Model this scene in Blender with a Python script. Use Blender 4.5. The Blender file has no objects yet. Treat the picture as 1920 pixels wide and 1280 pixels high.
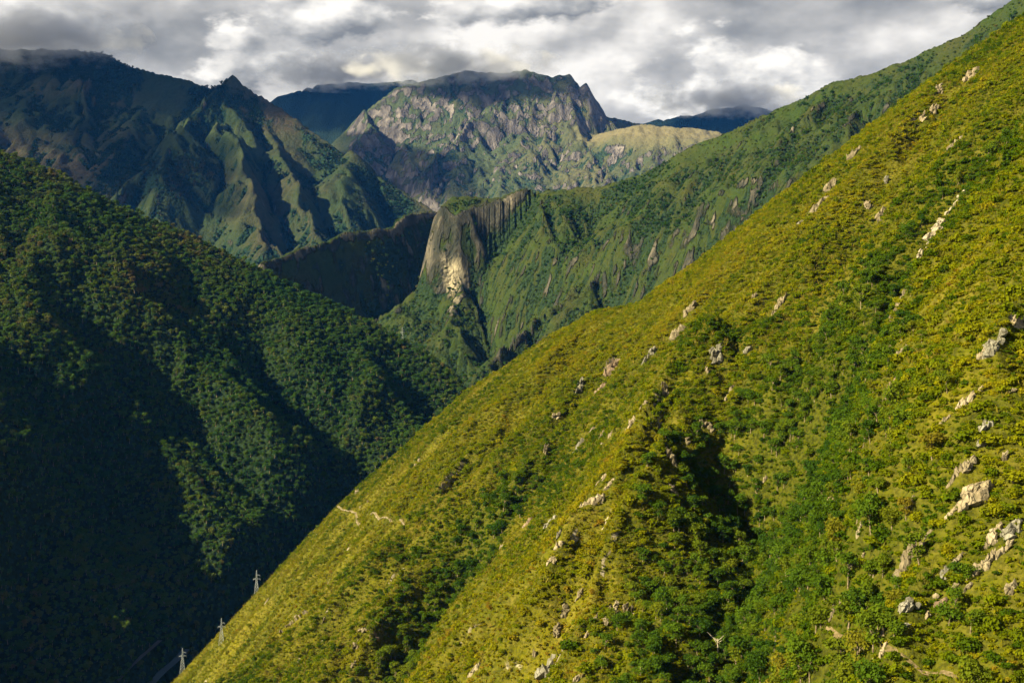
import bpy, bmesh, math, random
import numpy as np
from mathutils import Vector, Matrix

scene = bpy.context.scene
col = scene.collection

# ------------------------------------------------------------------ camera
FOC = 2400.0                       # focal length in photograph pixels (1920 wide)
cam_data = bpy.data.cameras.new('camera')
cam_data.sensor_width = 36.0
cam_data.lens = 45.0
cam_data.clip_start = 1.0
cam_data.clip_end = 60000.0
cam = bpy.data.objects.new('camera', cam_data)
col.objects.link(cam)
cam.location = (0, 0, 0)
cam.rotation_euler = (math.radians(90), 0, 0)
scene.camera = cam

# ------------------------------------------------------------------ sky, sun, exposure
SUN_AZ, SUN_EL = math.radians(120), math.radians(29)     # azimuth to the left of the view axis
SUN = Vector((-math.cos(SUN_EL) * math.sin(SUN_AZ), math.cos(SUN_EL) * math.cos(SUN_AZ), math.sin(SUN_EL)))

world = bpy.data.worlds.new('World')
scene.world = world
world.use_nodes = True
wt = world.node_tree
wt.nodes.clear()
def wn(kind, **kw):
    n = wt.nodes.new(kind)
    for k, v in kw.items():
        setattr(n, k, v)
    return n
def wmath(op, a, b=None, c=None, clamp=False):
    n = wn('ShaderNodeMath', operation=op, use_clamp=clamp)
    for i, v in enumerate((a, b, c)):
        if v is None:
            continue
        if isinstance(v, (int, float)):
            n.inputs[i].default_value = v
        else:
            wt.links.new(v, n.inputs[i])
    return n.outputs[0]
def wmap(v, a, b, lo=0.0, hi=1.0, smooth=True):
    n = wn('ShaderNodeMapRange', interpolation_type='SMOOTHSTEP' if smooth else 'LINEAR')
    wt.links.new(v, n.inputs['Value'])
    n.inputs['From Min'].default_value = a
    n.inputs['From Max'].default_value = b
    n.inputs['To Min'].default_value = lo
    n.inputs['To Max'].default_value = hi
    return n.outputs['Result']
sky = wn('ShaderNodeTexSky', sky_type='NISHITA')
sky.sun_disc = False
sky.sun_elevation = SUN_EL
sky.sun_rotation = -SUN_AZ
sky.altitude = 2600
sky.air_density = 0.6
sky.dust_density = 0.3
tc = wn('ShaderNodeTexCoord')
def wnoise(scale, loc, detail, rough, dist=0.0, stretch=1.7, src=None):
    m = wn('ShaderNodeMapping')
    m.inputs['Location'].default_value = loc
    m.inputs['Scale'].default_value = (1, 1, stretch)
    wt.links.new(src or tc.outputs['Generated'], m.inputs['Vector'])
    n = wn('ShaderNodeTexNoise')
    n.inputs['Scale'].default_value = scale
    n.inputs['Detail'].default_value = detail
    n.inputs['Roughness'].default_value = rough
    n.inputs['Distortion'].default_value = dist
    wt.links.new(m.outputs['Vector'], n.inputs['Vector'])
    return n.outputs['Fac']
SKY_LOC = (3.35, 1.7, 0.62)
def layer(loc, scale, detail, dist, stretch, off):
    """density of a cloud layer, and its density a little nearer the light: the difference shades the lumps"""
    a = wnoise(scale, loc, detail, 0.55, dist, stretch)
    b = wnoise(scale, (loc[0] + off[0], loc[1], loc[2] + off[1]), detail - 2, 0.5, dist, stretch)
    return a, wmath('SUBTRACT', a, b)
n_big = wnoise(5.0, SKY_LOC, 2.0, 0.5, 0.0, 2.4)
n_det, sh1 = layer((5.1, 1.7, 0.4), 11.0, 6.0, 0.0, 2.0, (-0.010, 0.030))
n_fin, sh3 = layer((1.3, 4.2, 2.2), 26.0, 5.0, 0.0, 1.6, (-0.005, 0.014))
body = wmath('MULTIPLY_ADD', n_big, 0.95, wmath('MULTIPLY_ADD', n_det, 0.70, wmath('MULTIPLY_ADD', n_fin, 0.16, 0.09)))
lum = wmath('ADD', wmap(body, 0.70, 1.24, 1.15, 0.30, smooth=False), wmath('MULTIPLY_ADD', sh1, 1.5, wmath('MULTIPLY', sh3, 0.6)))
ramp = wn('ShaderNodeValToRGB')
ramp.color_ramp.interpolation = 'LINEAR'
cr = ramp.color_ramp.elements
cr[0].position, cr[0].color = 0.08, (0.185, 0.195, 0.205, 1)
cr[1].position, cr[1].color = 0.90, (0.84, 0.83, 0.81, 1)
e = ramp.color_ramp.elements.new(0.34); e.color = (0.29, 0.298, 0.303, 1)
e = ramp.color_ramp.elements.new(0.58); e.color = (0.45, 0.452, 0.448, 1)
e = ramp.color_ramp.elements.new(0.74); e.color = (0.64, 0.635, 0.62, 1)
wt.links.new(lum, ramp.inputs['Fac'])
n_cu, sh_cu = layer((2.7, 0.9, 3.3), 7.5, 8.0, 0.0, 2.1, (-0.012, 0.040))
_, sh_cf = layer((4.4, 1.9, 0.3), 22.0, 5.0, 0.0, 1.6, (-0.005, 0.013))
cu_a = wmap(n_cu, 0.485, 0.550)
cu_l = wmath('ADD', wmath('MULTIPLY_ADD', sh_cu, 4.2, wmath('MULTIPLY', sh_cf, 1.5)), wmap(n_cu, 0.48, 0.72, 0.56, 0.22, smooth=False))
cu_r = wn('ShaderNodeValToRGB')
q = cu_r.color_ramp.elements
q[0].position, q[0].color = 0.05, (0.20, 0.21, 0.22, 1)
q[1].position, q[1].color = 0.95, (0.90, 0.89, 0.86, 1)
e = q.new(0.35); e.color = (0.36, 0.368, 0.372, 1)
e = q.new(0.60); e.color = (0.56, 0.562, 0.555, 1)
wt.links.new(cu_l, cu_r.inputs['Fac'])
cl_mix = wn('ShaderNodeMix', data_type='RGBA')
wt.links.new(cu_a, cl_mix.inputs[0]); wt.links.new(ramp.outputs['Color'], cl_mix.inputs[6]); wt.links.new(cu_r.outputs['Color'], cl_mix.inputs[7])
sep = wn('ShaderNodeSeparateXYZ')
wt.links.new(tc.outputs['Generated'], sep.inputs[0])
elev_gap = wmap(sep.outputs['Z'], 0.28, 0.55, 0.0, 0.36)            # a closed bank low down, broken cloud overhead
cover = wmap(wmath('SUBTRACT', wmath('MULTIPLY_ADD', n_det, 0.5, wmath('MULTIPLY', n_big, 0.5)), elev_gap), 0.17, 0.30)
bg_sky = wn('ShaderNodeBackground'); bg_sky.inputs['Strength'].default_value = 0.05
wt.links.new(sky.outputs[0], bg_sky.inputs['Color'])
bg_cl = wn('ShaderNodeBackground'); bg_cl.inputs['Strength'].default_value = 0.43
warm = wn('ShaderNodeMix', data_type='RGBA', blend_type='MULTIPLY'); warm.inputs[0].default_value = 1.0; warm.inputs[7].default_value = (1.04, 1.0, 0.93, 1)
wt.links.new(cl_mix.outputs[2], warm.inputs[6]); wt.links.new(warm.outputs[2], bg_cl.inputs['Color'])
mixw = wn('ShaderNodeMixShader')
wt.links.new(cover, mixw.inputs[0]); wt.links.new(bg_sky.outputs[0], mixw.inputs[1]); wt.links.new(bg_cl.outputs[0], mixw.inputs[2])
wo = wn('ShaderNodeOutputWorld')
wt.links.new(mixw.outputs[0], wo.inputs['Surface'])
world.cycles.sampling_method = 'MANUAL'
world.cycles.sample_map_resolution = 512

sun_d = bpy.data.lights.new('sun', 'SUN')
sun_d.energy = 5.0
sun_d.angle = math.radians(0.5)
sun_d.color = (1.0, 0.87, 0.58)
sun = bpy.data.objects.new('sun', sun_d)
col.objects.link(sun)
sun.location = SUN * 3000
sun.rotation_euler = (-SUN).to_track_quat('-Z', 'Y').to_euler()

vs = scene.view_settings
vs.view_transform = 'Standard'; vs.look = 'None'; vs.gamma = 1.0; vs.use_curve_mapping = False
vs.exposure = 1.55
cy = scene.cycles
cy.max_bounces = 2; cy.diffuse_bounces = 1; cy.glossy_bounces = 1; cy.transmission_bounces = 1
cy.use_light_tree = False
cy.volume_bounces = 1; cy.transparent_max_bounces = 16
cy.use_denoising = True
cy.sample_clamp_indirect = 4.0

# ------------------------------------------------------------------ helpers: tags and meshes
def tag(o, label=None, cat=None, group=None, kind=None):
    if label: o['label'] = label
    if cat: o['category'] = cat
    if group: o['group'] = group
    if kind: o['kind'] = kind
    return o

def link(name, me, parent=None):
    o = bpy.data.objects.new(name, me)
    col.objects.link(o)
    if parent is not None:
        o.parent = parent
    return o

def mesh_np(name, V, faces, mats, attrs=None, smooth=False, mat_idx=None):
    """V (n,3); faces (m,k) array with k = 3 or 4, or a list of such arrays"""
    me = bpy.data.meshes.new(name)
    fl = faces if isinstance(faces, list) else [faces]
    V = np.asarray(V, dtype=np.float32)
    me.vertices.add(len(V))
    me.vertices.foreach_set('co', V.ravel())
    loops = np.concatenate([f.ravel() for f in fl]).astype(np.int32)
    sizes = np.concatenate([np.full(len(f), f.shape[1]) for f in fl]).astype(np.int32)
    starts = np.concatenate([[0], np.cumsum(sizes)[:-1]]).astype(np.int32)
    me.loops.add(len(loops))
    me.loops.foreach_set('vertex_index', loops)
    me.polygons.add(len(sizes))
    me.polygons.foreach_set('loop_start', starts)
    if mat_idx is not None:
        me.polygons.foreach_set('material_index', np.asarray(mat_idx, dtype=np.int32))
    me.update(calc_edges=True)
    me.polygons.foreach_set('use_smooth', np.full(len(sizes), smooth))
    for m in mats:
        me.materials.append(m)
    for k, a in (attrs or {}).items():
        at = me.attributes.new(k, 'FLOAT', 'POINT')
        at.data.foreach_set('value', np.asarray(a, dtype=np.float32).ravel())
    me.validate()
    return me

def P(px, py, d):
    """photograph pixel at distance d along the view axis -> world point"""
    return np.array([(px - 960) / FOC * d, d, (640 - py) / FOC * d])

def project(x, y, z):
    return 960 + FOC * x / y, 640 - FOC * z / y

# ------------------------------------------------------------------ helpers: noise on arrays
def hash2(ix, iy, seed):
    ix = (ix.astype(np.int64) & 0xffffffff).astype(np.uint32); iy = (iy.astype(np.int64) & 0xffffffff).astype(np.uint32)
    h = (ix * np.uint32(374761393)) ^ (iy * np.uint32(668265263)) ^ np.uint32((seed * 2246822519 + 3266489917) & 0xffffffff)
    h = (h ^ (h >> np.uint32(13))) * np.uint32(1274126177)
    h = h ^ (h >> np.uint32(16))
    return h

def perlin(x, y, seed=0):
    fx0 = np.floor(x); fy0 = np.floor(y)
    fx = x - fx0; fy = y - fy0
    ix = fx0.astype(np.int64); iy = fy0.astype(np.int64)
    def g(i, j):
        a = hash2(ix + i, iy + j, seed).astype(np.float32) * np.float32(2 * math.pi / 4294967296.0)
        return np.cos(a) * (fx - i) + np.sin(a) * (fy - j)
    u = fx * fx * fx * (fx * (fx * 6 - 15) + 10); v = fy * fy * fy * (fy * (fy * 6 - 15) + 10)
    a = g(0, 0); b = g(1, 0); c = g(0, 1); d = g(1, 1)
    return (a + u * (b - a)) * (1 - v) + (c + u * (d - c)) * v

def fbm(x, y, octaves=4, seed=0, gain=0.5):
    r = 0.0; a = 1.0; t = 0.0
    for o in range(octaves):
        r = r + a * perlin(x * 2 ** o, y * 2 ** o, seed + o * 17)
        t += a; a *= gain
    return r / t * 1.6

def ss(x, a, b):
    t = np.clip((x - a) / (b - a), 0, 1)
    return t * t * (3 - 2 * t)

def poly_dist(X, Y, pts):
    """distance to a polyline in plan, with the parameter 0..1 along it"""
    best = np.full(X.shape, 1e9); par = np.zeros(X.shape); n = len(pts) - 1
    for i in range(n):
        ax, ay = pts[i][0], pts[i][1]; bx, by = pts[i + 1][0], pts[i + 1][1]
        dx, dy = bx - ax, by - ay
        t = np.clip(((X - ax) * dx + (Y - ay) * dy) / (dx * dx + dy * dy + 1e-9), 0, 1)
        d = np.hypot(X - ax - t * dx, Y - ay - t * dy)
        m = d < best
        best = np.where(m, d, best); par = np.where(m, (i + t) / n, par)
    return best, par

class Terrain:
    def __init__(self, x0, x1, y0, y1, step):
        self.nx = int((x1 - x0) / step) + 1; self.ny = int((y1 - y0) / step) + 1
        self.x0, self.y0, self.step = x0, y0, step
        xs = x0 + np.arange(self.nx) * step; ys = y0 + np.arange(self.ny) * step
        self.X, self.Y = np.meshgrid(xs, ys)
        self.Z = np.full(self.X.shape, -1e4)
    def ridge(self, pts, left, right, k=8.0, soft=6, warp=0.0, seed=0):
        """crest through pts; left/right = [(slope, drop until which it holds), ..., (slope,)] seen walking along pts"""
        X, Y = self.X, self.Y
        if warp:
            X = X + warp * fbm(self.X / (warp * 4), self.Y / (warp * 4), 4, seed + 1); Y = Y + warp * fbm(self.X / (warp * 4), self.Y / (warp * 4), 4, seed + 2)
        Zr = np.full(X.shape, -1e4); best = np.full(X.shape, 1e9)
        for i in range(len(pts) - 1):
            a, b = pts[i], pts[i + 1]
            dx, dy = b[0] - a[0], b[1] - a[1]
            t = np.clip(((X - a[0]) * dx + (Y - a[1]) * dy) / (dx * dx + dy * dy), 0, 1)
            ex = X - a[0] - t * dx; ey = Y - a[1] - t * dy
            d = np.hypot(ex, ey)
            side = dx * ey - dy * ex
            zc = a[2] + t * (b[2] - a[2])
            z = np.where(side > 0, zc - self.prof(d, left), zc - self.prof(d, right))
            m = d < best
            Zr = np.where(m, z, Zr); best = np.where(m, d, best)
        if soft:
            w = ss(best, self.step, self.step * 6)
            Zr = Zr * (1 - w) + self.blur(Zr, soft) * w
        h = np.clip(0.5 + 0.5 * (Zr - self.Z) / k, 0, 1)
        self.Z = self.Z + (Zr - self.Z) * h + k * h * (1 - h) * 0.5
    @staticmethod
    def prof(d, segs):
        if isinstance(segs, (int, float)):
            return d * segs
        out = np.zeros_like(d); used = np.zeros_like(d); rem = d.copy()
        for s in segs:
            if isinstance(s, tuple):
                w = s[1] / s[0]
                m = np.minimum(rem, w)
                out += m * s[0]; rem = rem - m
            else:
                out += rem * s
        return out
    def grad(self):
        gy, gx = np.gradient(self.Z, self.step)
        return gx, gy
    def blur(self, A, n=1):
        for _ in range(n):
            B = np.pad(A, 1, mode='edge')
            A = (B[1:-1, 1:-1] * 4 + (B[:-2, 1:-1] + B[2:, 1:-1] + B[1:-1, :-2] + B[1:-1, 2:]) * 2 + B[:-2, :-2] + B[2:, 2:] + B[:-2, 2:] + B[2:, :-2]) / 16
        return A
    def erode(self, size, amp, octaves, seed, mask=1.0, k=1.1, gain=0.5):
        """branching gullies that follow the fall line, octave by octave"""
        for o in range(octaves):
            gx, gy = self.grad()
            for _ in range(2):
                gx = self.blur(gx); gy = self.blur(gy)
            g = np.hypot(gx, gy) + 1e-6
            dirx = -gy / g * k; diry = gx / g * k
            f = 2.0 ** o / size
            px = self.X * f + seed * 3.7; py = self.Y * f - seed * 1.3
            ipx = np.floor(px); ipy = np.floor(py); fx = px - ipx; fy = py - ipy
            va = np.zeros_like(px); wtot = np.zeros_like(px)
            for i in range(-1, 2):
                for j in range(-1, 2):
                    h = hash2(ipx + i, ipy + j, seed + o)
                    hx = (h & np.uint32(0xffff)).astype(np.float32) / 65535.0; hy = (h >> np.uint32(16)).astype(np.float32) / 65535.0
                    qx = fx - i - hx; qy = fy - j - hy
                    w = np.exp(-(qx * qx + qy * qy) * 2.2)
                    va += w * np.cos((qx * dirx + qy * diry) * 2 * math.pi); wtot += w
            a = amp * gain ** o
            self.Z = self.Z + (va / wtot) * a * np.clip(g / 0.5, 0, 1) * mask
    def sample(self, x, y, A=None):
        A = self.Z if A is None else A
        fx = np.clip((np.asarray(x, dtype=float) - self.x0) / self.step, 0, self.nx - 1.001)
        fy = np.clip((np.asarray(y, dtype=float) - self.y0) / self.step, 0, self.ny - 1.001)
        ix = fx.astype(int); iy = fy.astype(int); u = fx - ix; v = fy - iy
        return (A[iy, ix] * (1 - u) + A[iy, ix + 1] * u) * (1 - v) + (A[iy + 1, ix] * (1 - u) + A[iy + 1, ix + 1] * u) * v
    def hit(self, px, py, d0=None, d1=None):
        """first terrain point seen through a photograph pixel"""
        d = np.arange(d0 or self.y0, d1 or (self.y0 + self.step * (self.ny - 1)), self.step * 0.5)
        x = (px - 960) / FOC * d; z = (640 - py) / FOC * d
        inside = (x >= self.x0) & (x <= self.x0 + self.step * (self.nx - 1))
        b = (self.sample(x, d) >= z) & inside
        if not b.any():
            return None
        i = int(np.argmax(b))
        return np.array([x[i], d[i], float(self.sample(x[i], d[i]))])
    def path(self, pix):
        out = [self.hit(*p) for p in pix]
        return [p for p in out if p is not None]
    def carve(self, pix, depth, width, world=None, taper=0.25):
        pts = world if world is not None else self.path(pix)
        if len(pts) < 2:
            return pts
        d, t = poly_dist(self.X, self.Y, pts)
        self.Z = self.Z - depth * np.exp(-(d / width) ** 2) * ss(t, -0.02, taper) 
        return pts
    def cut(self, pts, prof, fade=60.0, step=None):
        """a cliff: everything on the right-hand side of the rim (walking along pts) falls away with the given profile"""
        X, Y = self.X, self.Y
        best = np.full(X.shape, 1e9); zc = np.zeros(X.shape); sd = np.zeros(X.shape); over = np.zeros(X.shape)
        n = len(pts) - 1
        for i in range(n):
            a, b = pts[i], pts[i + 1]
            dx, dy = b[0] - a[0], b[1] - a[1]
            L = math.hypot(dx, dy)
            t0 = ((X - a[0]) * dx + (Y - a[1]) * dy) / (L * L)
            t = np.clip(t0, 0, 1)
            ex = X - a[0] - t * dx; ey = Y - a[1] - t * dy
            d = np.hypot(ex, ey)
            m = d < best - 1e-6
            best = np.where(m, d, best); zc = np.where(m, a[2] + t * (b[2] - a[2]), zc); sd = np.where(m, dx * ey - dy * ex, sd)
            ov = np.zeros(X.shape)
            if i == 0: ov = np.maximum(ov, -t0 * L)
            if i == n - 1: ov = np.maximum(ov, (t0 - 1) * L)
            over = np.where(m, ov, over)
        lim = zc - self.prof(best, prof) + over * 2.0
        self.Z = np.where(sd < 0, np.minimum(self.Z, lim), self.Z)
    def visible(self, x, y, z, n=70, skip=0.97):
        """is the straight line from the camera to the points free of this terrain"""
        ok = np.ones(len(x), bool)
        for t in np.linspace(max(0.05, self.y0 / float(np.max(y))), skip, n):
            xs = x * t; ys = y * t; zs = z * t
            ins = (ys > self.y0) & (xs > self.x0) & (xs < self.x0 + self.step * (self.nx - 1))
            ok &= ~(ins & (self.sample(xs, ys) > zs + 1.0))
        return ok
    def build(self, name, mat, attrs, zmin, smooth=True):
        ny, nx = self.ny, self.nx
        keep = self.Z > zmin
        idx = np.arange(ny * nx).reshape(ny, nx)
        q = np.stack([idx[:-1, :-1], idx[:-1, 1:], idx[1:, 1:], idx[1:, :-1]], -1).reshape(-1, 4)
        kf = (keep[:-1, :-1] | keep[:-1, 1:] | keep[1:, 1:] | keep[1:, :-1]).ravel()
        q = q[kf]
        used = np.zeros(ny * nx, bool); used[q.ravel()] = True
        remap = np.cumsum(used) - 1
        V = np.stack([self.X, self.Y, self.Z], -1).reshape(-1, 3)[used]
        at = {k: a.ravel()[used] for k, a in attrs.items()}
        me = mesh_np(name, V, remap[q], [mat], at, smooth)
        return tag(link(name, me), kind='structure')
    def masks(self):
        gx, gy = self.grad()
        slope = np.hypot(gx, gy)
        conc = self.blur(self.Z, 6) - self.Z          # > 0 in hollows
        return slope, conc

# ------------------------------------------------------------------ helpers: materials
class NT:
    def __init__(self, name):
        self.m = bpy.data.materials.new(name); self.m.use_nodes = True
        self.t = self.m.node_tree; self.t.nodes.clear()
        self.out = self.t.nodes.new('ShaderNodeOutputMaterial')
    def n(self, kind, **kw):
        nd = self.t.nodes.new(kind)
        for k, v in kw.items(): setattr(nd, k, v)
        return nd
    def set(self, sock, v):
        if isinstance(v, bpy.types.NodeSocket): self.t.links.new(v, sock)
        else: sock.default_value = v
    def attr(self, name, kind='GEOMETRY'):
        return self.n('ShaderNodeAttribute', attribute_name=name, attribute_type=kind).outputs['Fac']
    def pos(self, scale=(1, 1, 1)):
        g = self.n('ShaderNodeNewGeometry')
        m = self.n('ShaderNodeMapping'); m.inputs['Scale'].default_value = scale
        self.set(m.inputs['Vector'], g.outputs['Position'])
        return m.outputs['Vector']
    def noise(self, vec, size, detail=4, rough=0.55, dist=0.0):
        nd = self.n('ShaderNodeTexNoise')
        self.set(nd.inputs['Vector'], vec); nd.inputs['Scale'].default_value = 1.0 / size
        nd.inputs['Detail'].default_value = detail; nd.inputs['Roughness'].default_value = rough; nd.inputs['Distortion'].default_value = dist
        return nd.outputs['Fac']
    def mr(self, v, a, b, lo=0.0, hi=1.0):
        nd = self.n('ShaderNodeMapRange'); self.set(nd.inputs['Value'], v)
        for k, x in (('From Min', a), ('From Max', b), ('To Min', lo), ('To Max', hi)): nd.inputs[k].default_value = x
        return nd.outputs['Result']
    def math(self, op, a, b=0.0, clamp=False):
        nd = self.n('ShaderNodeMath', operation=op, use_clamp=clamp)
        self.set(nd.inputs[0], a); self.set(nd.inputs[1], b)
        return nd.outputs[0]
    def mix(self, f, a, b):
        nd = self.n('ShaderNodeMix', data_type='RGBA')
        self.set(nd.inputs[0], f)
        for s, v in ((nd.inputs[6], a), (nd.inputs[7], b)):
            self.set(s, v if isinstance(v, bpy.types.NodeSocket) else (v[0], v[1], v[2], 1))
        return nd.outputs[2]
    def ramp(self, f, stops):
        nd = self.n('ShaderNodeValToRGB'); self.set(nd.inputs[0], f)
        el = nd.color_ramp.elements
        el[0].position, el[0].color = stops[0][0], (*stops[0][1], 1)
        el[1].position, el[1].color = stops[-1][0], (*stops[-1][1], 1)
        for p, c in stops[1:-1]:
            x = el.new(p); x.color = (*c, 1)
        return nd.outputs['Color']
    def bump(self, h, strength, dist):
        nd = self.n('ShaderNodeBump'); self.set(nd.inputs['Height'], h)
        nd.inputs['Strength'].default_value = strength; nd.inputs['Distance'].default_value = dist
        return nd.outputs['Normal']
    def principled(self, color, rough=0.9, normal=None, spec=0.1, metallic=0.0):
        b = self.n('ShaderNodeBsdfPrincipled'); self.set(b.inputs['Base Color'], color if isinstance(color, bpy.types.NodeSocket) else (*color, 1))
        self.set(b.inputs['Roughness'], rough); b.inputs['Specular IOR Level'].default_value = spec; b.inputs['Metallic'].default_value = metallic
        if normal is not None: self.set(b.inputs['Normal'], normal)
        self.t.links.new(b.outputs[0], self.out.inputs['Surface'])
        return self.m

def terrain_material(name, grass, forest, rock, unit, rock_streak=None, dry=None, straw=None):
    """cover of grass, wood and bare rock; 'forest' and 'rock' come as point attributes, unit = size of one tree crown"""
    t = NT(name); p = t.pos()
    n1 = t.noise(p, unit * 9, 6, 0.6); n2 = t.noise(p, unit * 1.2, 5, 0.65); n3 = t.noise(p, unit * 40, 4, 0.5)
    g = t.mix(t.mr(n1, 0.35, 0.65), grass[0], grass[1])
    if dry is not None:
        g = t.mix(t.math('MULTIPLY', t.mr(n3, 0.48, 0.66), 0.8), g, dry)
    if straw is not None:
        g = t.mix(t.attr('straw'), g, straw)
    g = t.mix(t.math('MULTIPLY', t.mr(n2, 0.40, 0.62), 0.55), g, grass[2] if straw is None else t.mix(t.attr('straw'), grass[2], tuple(v * 0.7 for v in straw)))
    vor = t.n('ShaderNodeTexVoronoi', feature='F1'); t.set(vor.inputs['Vector'], p); vor.inputs['Scale'].default_value = 1.0 / unit
    f = t.mix(t.mr(n2, 0.3, 0.7), forest[0], forest[1])
    ps = t.pos((1, 1, 0.42))
    r1 = t.noise(ps, unit * 5, 8, 0.65, 0.6)
    r = t.ramp(r1, [(0.30, rock[0]), (0.5, rock[1]), (0.70, rock[2])])
    if rock_streak is not None:
        r = t.mix(t.mr(t.math('ADD', t.attr('pale'), t.math('MULTIPLY', t.math('SUBTRACT', r1, 0.5), 1.4)), 0.45, 0.75), r, rock_streak)
    fm = t.mr(t.math('ADD', t.attr('forest'), t.math('MULTIPLY', t.math('SUBTRACT', n1, 0.5), 0.9)), 0.42, 0.58)
    rm = t.mr(t.math('ADD', t.attr('rock'), t.math('MULTIPLY', t.math('SUBTRACT', t.noise(ps, unit * 7, 7, 0.62, 0.4), 0.5), 1.6)), 0.46, 0.60)
    c = t.mix(rm, t.mix(fm, g, f), r)
    crown = t.math('MULTIPLY', t.math('SUBTRACT', 1.0, vor.outputs['Distance']), fm)
    h = t.math('ADD', t.math('MULTIPLY', crown, 1.0), t.math('ADD', t.math('MULTIPLY', n2, 0.7), t.math('MULTIPLY', t.math('MULTIPLY', r1, rm), 3.0)))
    return t.principled(c, 0.95, t.bump(h, 1.0, unit * 1.0), 0.05)

# ------------------------------------------------------------------ terrain shapes
# the right hillside: a steep spur whose crest falls from the upper right into the valley
crestR = [P(2600, -530, 760), P(2250, -240, 830), P(1920, 24, 900), P(1800, 106, 925), P(1600, 258, 980), P(1440, 382, 1020), P(1290, 500, 1060),
          P(1195, 568, 1100), P(1120, 579, 1140), P(1030, 627, 1170), P(860, 742, 1220), P(640, 938, 1260), P(480, 1108, 1290),
          P(320, 1280, 1310), P(200, 1410, 1325), P(80, 1540, 1335)]
T1 = Terrain(-560, 620, 240, 1500, 2.0)
T1.ridge(crestR, [0.66], [1.0], 3, 30)
cd1, ct1 = poly_dist(T1.X, T1.Y, crestR)
keep1 = ss(cd1, 10, 90)
gully_main = T1.carve([(1560, 640), (1480, 740), (1420, 860), (1390, 980), (1350, 1120), (1330, 1290), (1320, 1420)], 58, 30)
gully_low = T1.carve([(930, 960), (880, 1030), (820, 1110), (760, 1200), (700, 1300)], 22, 20)
gully_up = T1.carve([(1840, 330), (1760, 440), (1690, 560), (1620, 660), (1520, 800), (1440, 900)], 22, 22)
T1.carve([(1080, 590), (1020, 660), (960, 760), (880, 880), (800, 1000)], 9, 22)
T1.carve([(1230, 560), (1180, 640), (1110, 740)], 7, 20)
T1.carve([(1700, 760), (1600, 900), (1540, 1060), (1480, 1200)], 18, 20)
T1.carve([(1330, 640), (1270, 760), (1210, 900), (1150, 1060), (1090, 1250)], -20, 28)      # the rib left of the wooded gully
T1.carve([(1120, 580), (1000, 720), (880, 860), (760, 1010)], -5, 24)
T1.erode(150, 10.0, 2, 5, keep1, 1.0, 0.5)
T1.Z = T1.blur(T1.Z, 5)
T1.erode(64, 5.5, 3, 8, 0.1 + 0.9 * keep1, 1.0, 0.5)
T1.Z = T1.Z + keep1 * 9 * fbm(T1.X / 170, T1.Y / 170, 3, 3) + (0.25 + 0.75 * keep1) * 2.2 * fbm(T1.X / 26, T1.Y / 26, 3, 9)

# the left hillside: a wooded spur falling to the right, with gullies; its near shoulder stands left of the frame
crestL = [P(-1100, -60, 2900), P(-500, 60, 2500), P(-120, 215, 2350), P(0, 282, 2300), P(130, 338, 2300), P(220, 388, 2310), P(350, 440, 2320), P(500, 513, 2300),
          P(640, 577, 2260), P(790, 652, 2220), P(868, 722, 2180), P(980, 860, 2150), P(1100, 1020, 2120)]
T2 = Terrain(-2300, 420, 560, 2900, 6.0)
T2.ridge(crestL, [0.9], [0.53], 6)
cd2, ct2 = poly_dist(T2.X, T2.Y, crestL)
keep2 = ss(cd2, 10, 160)
gA = T2.carve([(60, 470), (160, 590), (280, 690), (380, 800), (470, 900), (560, 1010)], 50, 66)
gB = T2.carve([(420, 560), (500, 660), (570, 760), (640, 850), (690, 920)], 50, 50)
gC = T2.carve([(700, 640), (760, 700), (810, 770)], 26, 45)
gD = T2.carve([(0, 640), (120, 760), (230, 880), (360, 1010), (440, 1090)], 24, 50)
T2.carve([(60, 420), (260, 600), (400, 720), (520, 860)], -26, 60)
T2.erode(330, 24.0, 4, 11, keep2, 1.0, 0.5)
T2.Z = T2.Z + keep2 * 16 * fbm(T2.X / 260, T2.Y / 260, 3, 21)
T2.ridge([np.array((-2300, 800, 360)), np.array((-1500, 780, 200)), np.array((-1020, 760, -10)), np.array((-800, 750, -150)), np.array((-640, 740, -310)), np.array((-520, 740, -440))], [0.62], [0.7], 12)

# the middle ridge: shaded wall on the left, pale buttress, long green slopes up to the right
T3 = Terrain(-1150, 1500, 2150, 3800, 4.5)
crestM = [P(2500, -260, 2500), P(1900, -4, 2650), P(1800, 66, 2700), P(1700, 112, 2750), P(1620, 140, 2790), P(1560, 152, 2820), P(1500, 188, 2870), P(1430, 216, 2930),
          P(1340, 255, 2990), P(1290, 275, 3020), P(1200, 328, 3080), P(1130, 345, 3110), P(1040, 356, 3140), P(985, 352, 3150), P(930, 368, 3140), P(850, 368, 3120), P(822, 392, 3090)]
T3.ridge(crestM, [(1.1, 40), 0.70], [0.9], 5)
T3.cut([P(835, 382, 3330), P(824, 384, 3200), P(819, 386, 3115), P(828, 380, 3092), P(856, 376, 3086), P(878, 386, 3096)], [(4.5, 215), (1.3, 50), 0.72])
crestW = [P(840, 396, 3560), P(800, 394, 3500), P(760, 402, 3400), P(735, 424, 3350), P(640, 437, 3240), P(560, 466, 3130), P(500, 487, 3050), P(430, 535, 2980), P(330, 600, 2900)]
T3.ridge(crestW, [(3.2, 330), 0.66], [0.8], 5)
T3.ridge([P(1245, 450, 2960), P(1130, 520, 2840), P(1040, 580, 2740), P(960, 650, 2640), P(900, 700, 2560), P(840, 770, 2480)], [0.85], [0.95], 6)
T3.ridge([P(1310, 300, 3000), P(1230, 400, 2920), P(1180, 470, 2830), P(1100, 560, 2720)], [0.9], [0.8], 6)
T3.ridge([P(1560, 200, 2810), P(1480, 300, 2700), P(1400, 420, 2580), P(1300, 540, 2460)], [0.9], [0.75], 6)
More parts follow.
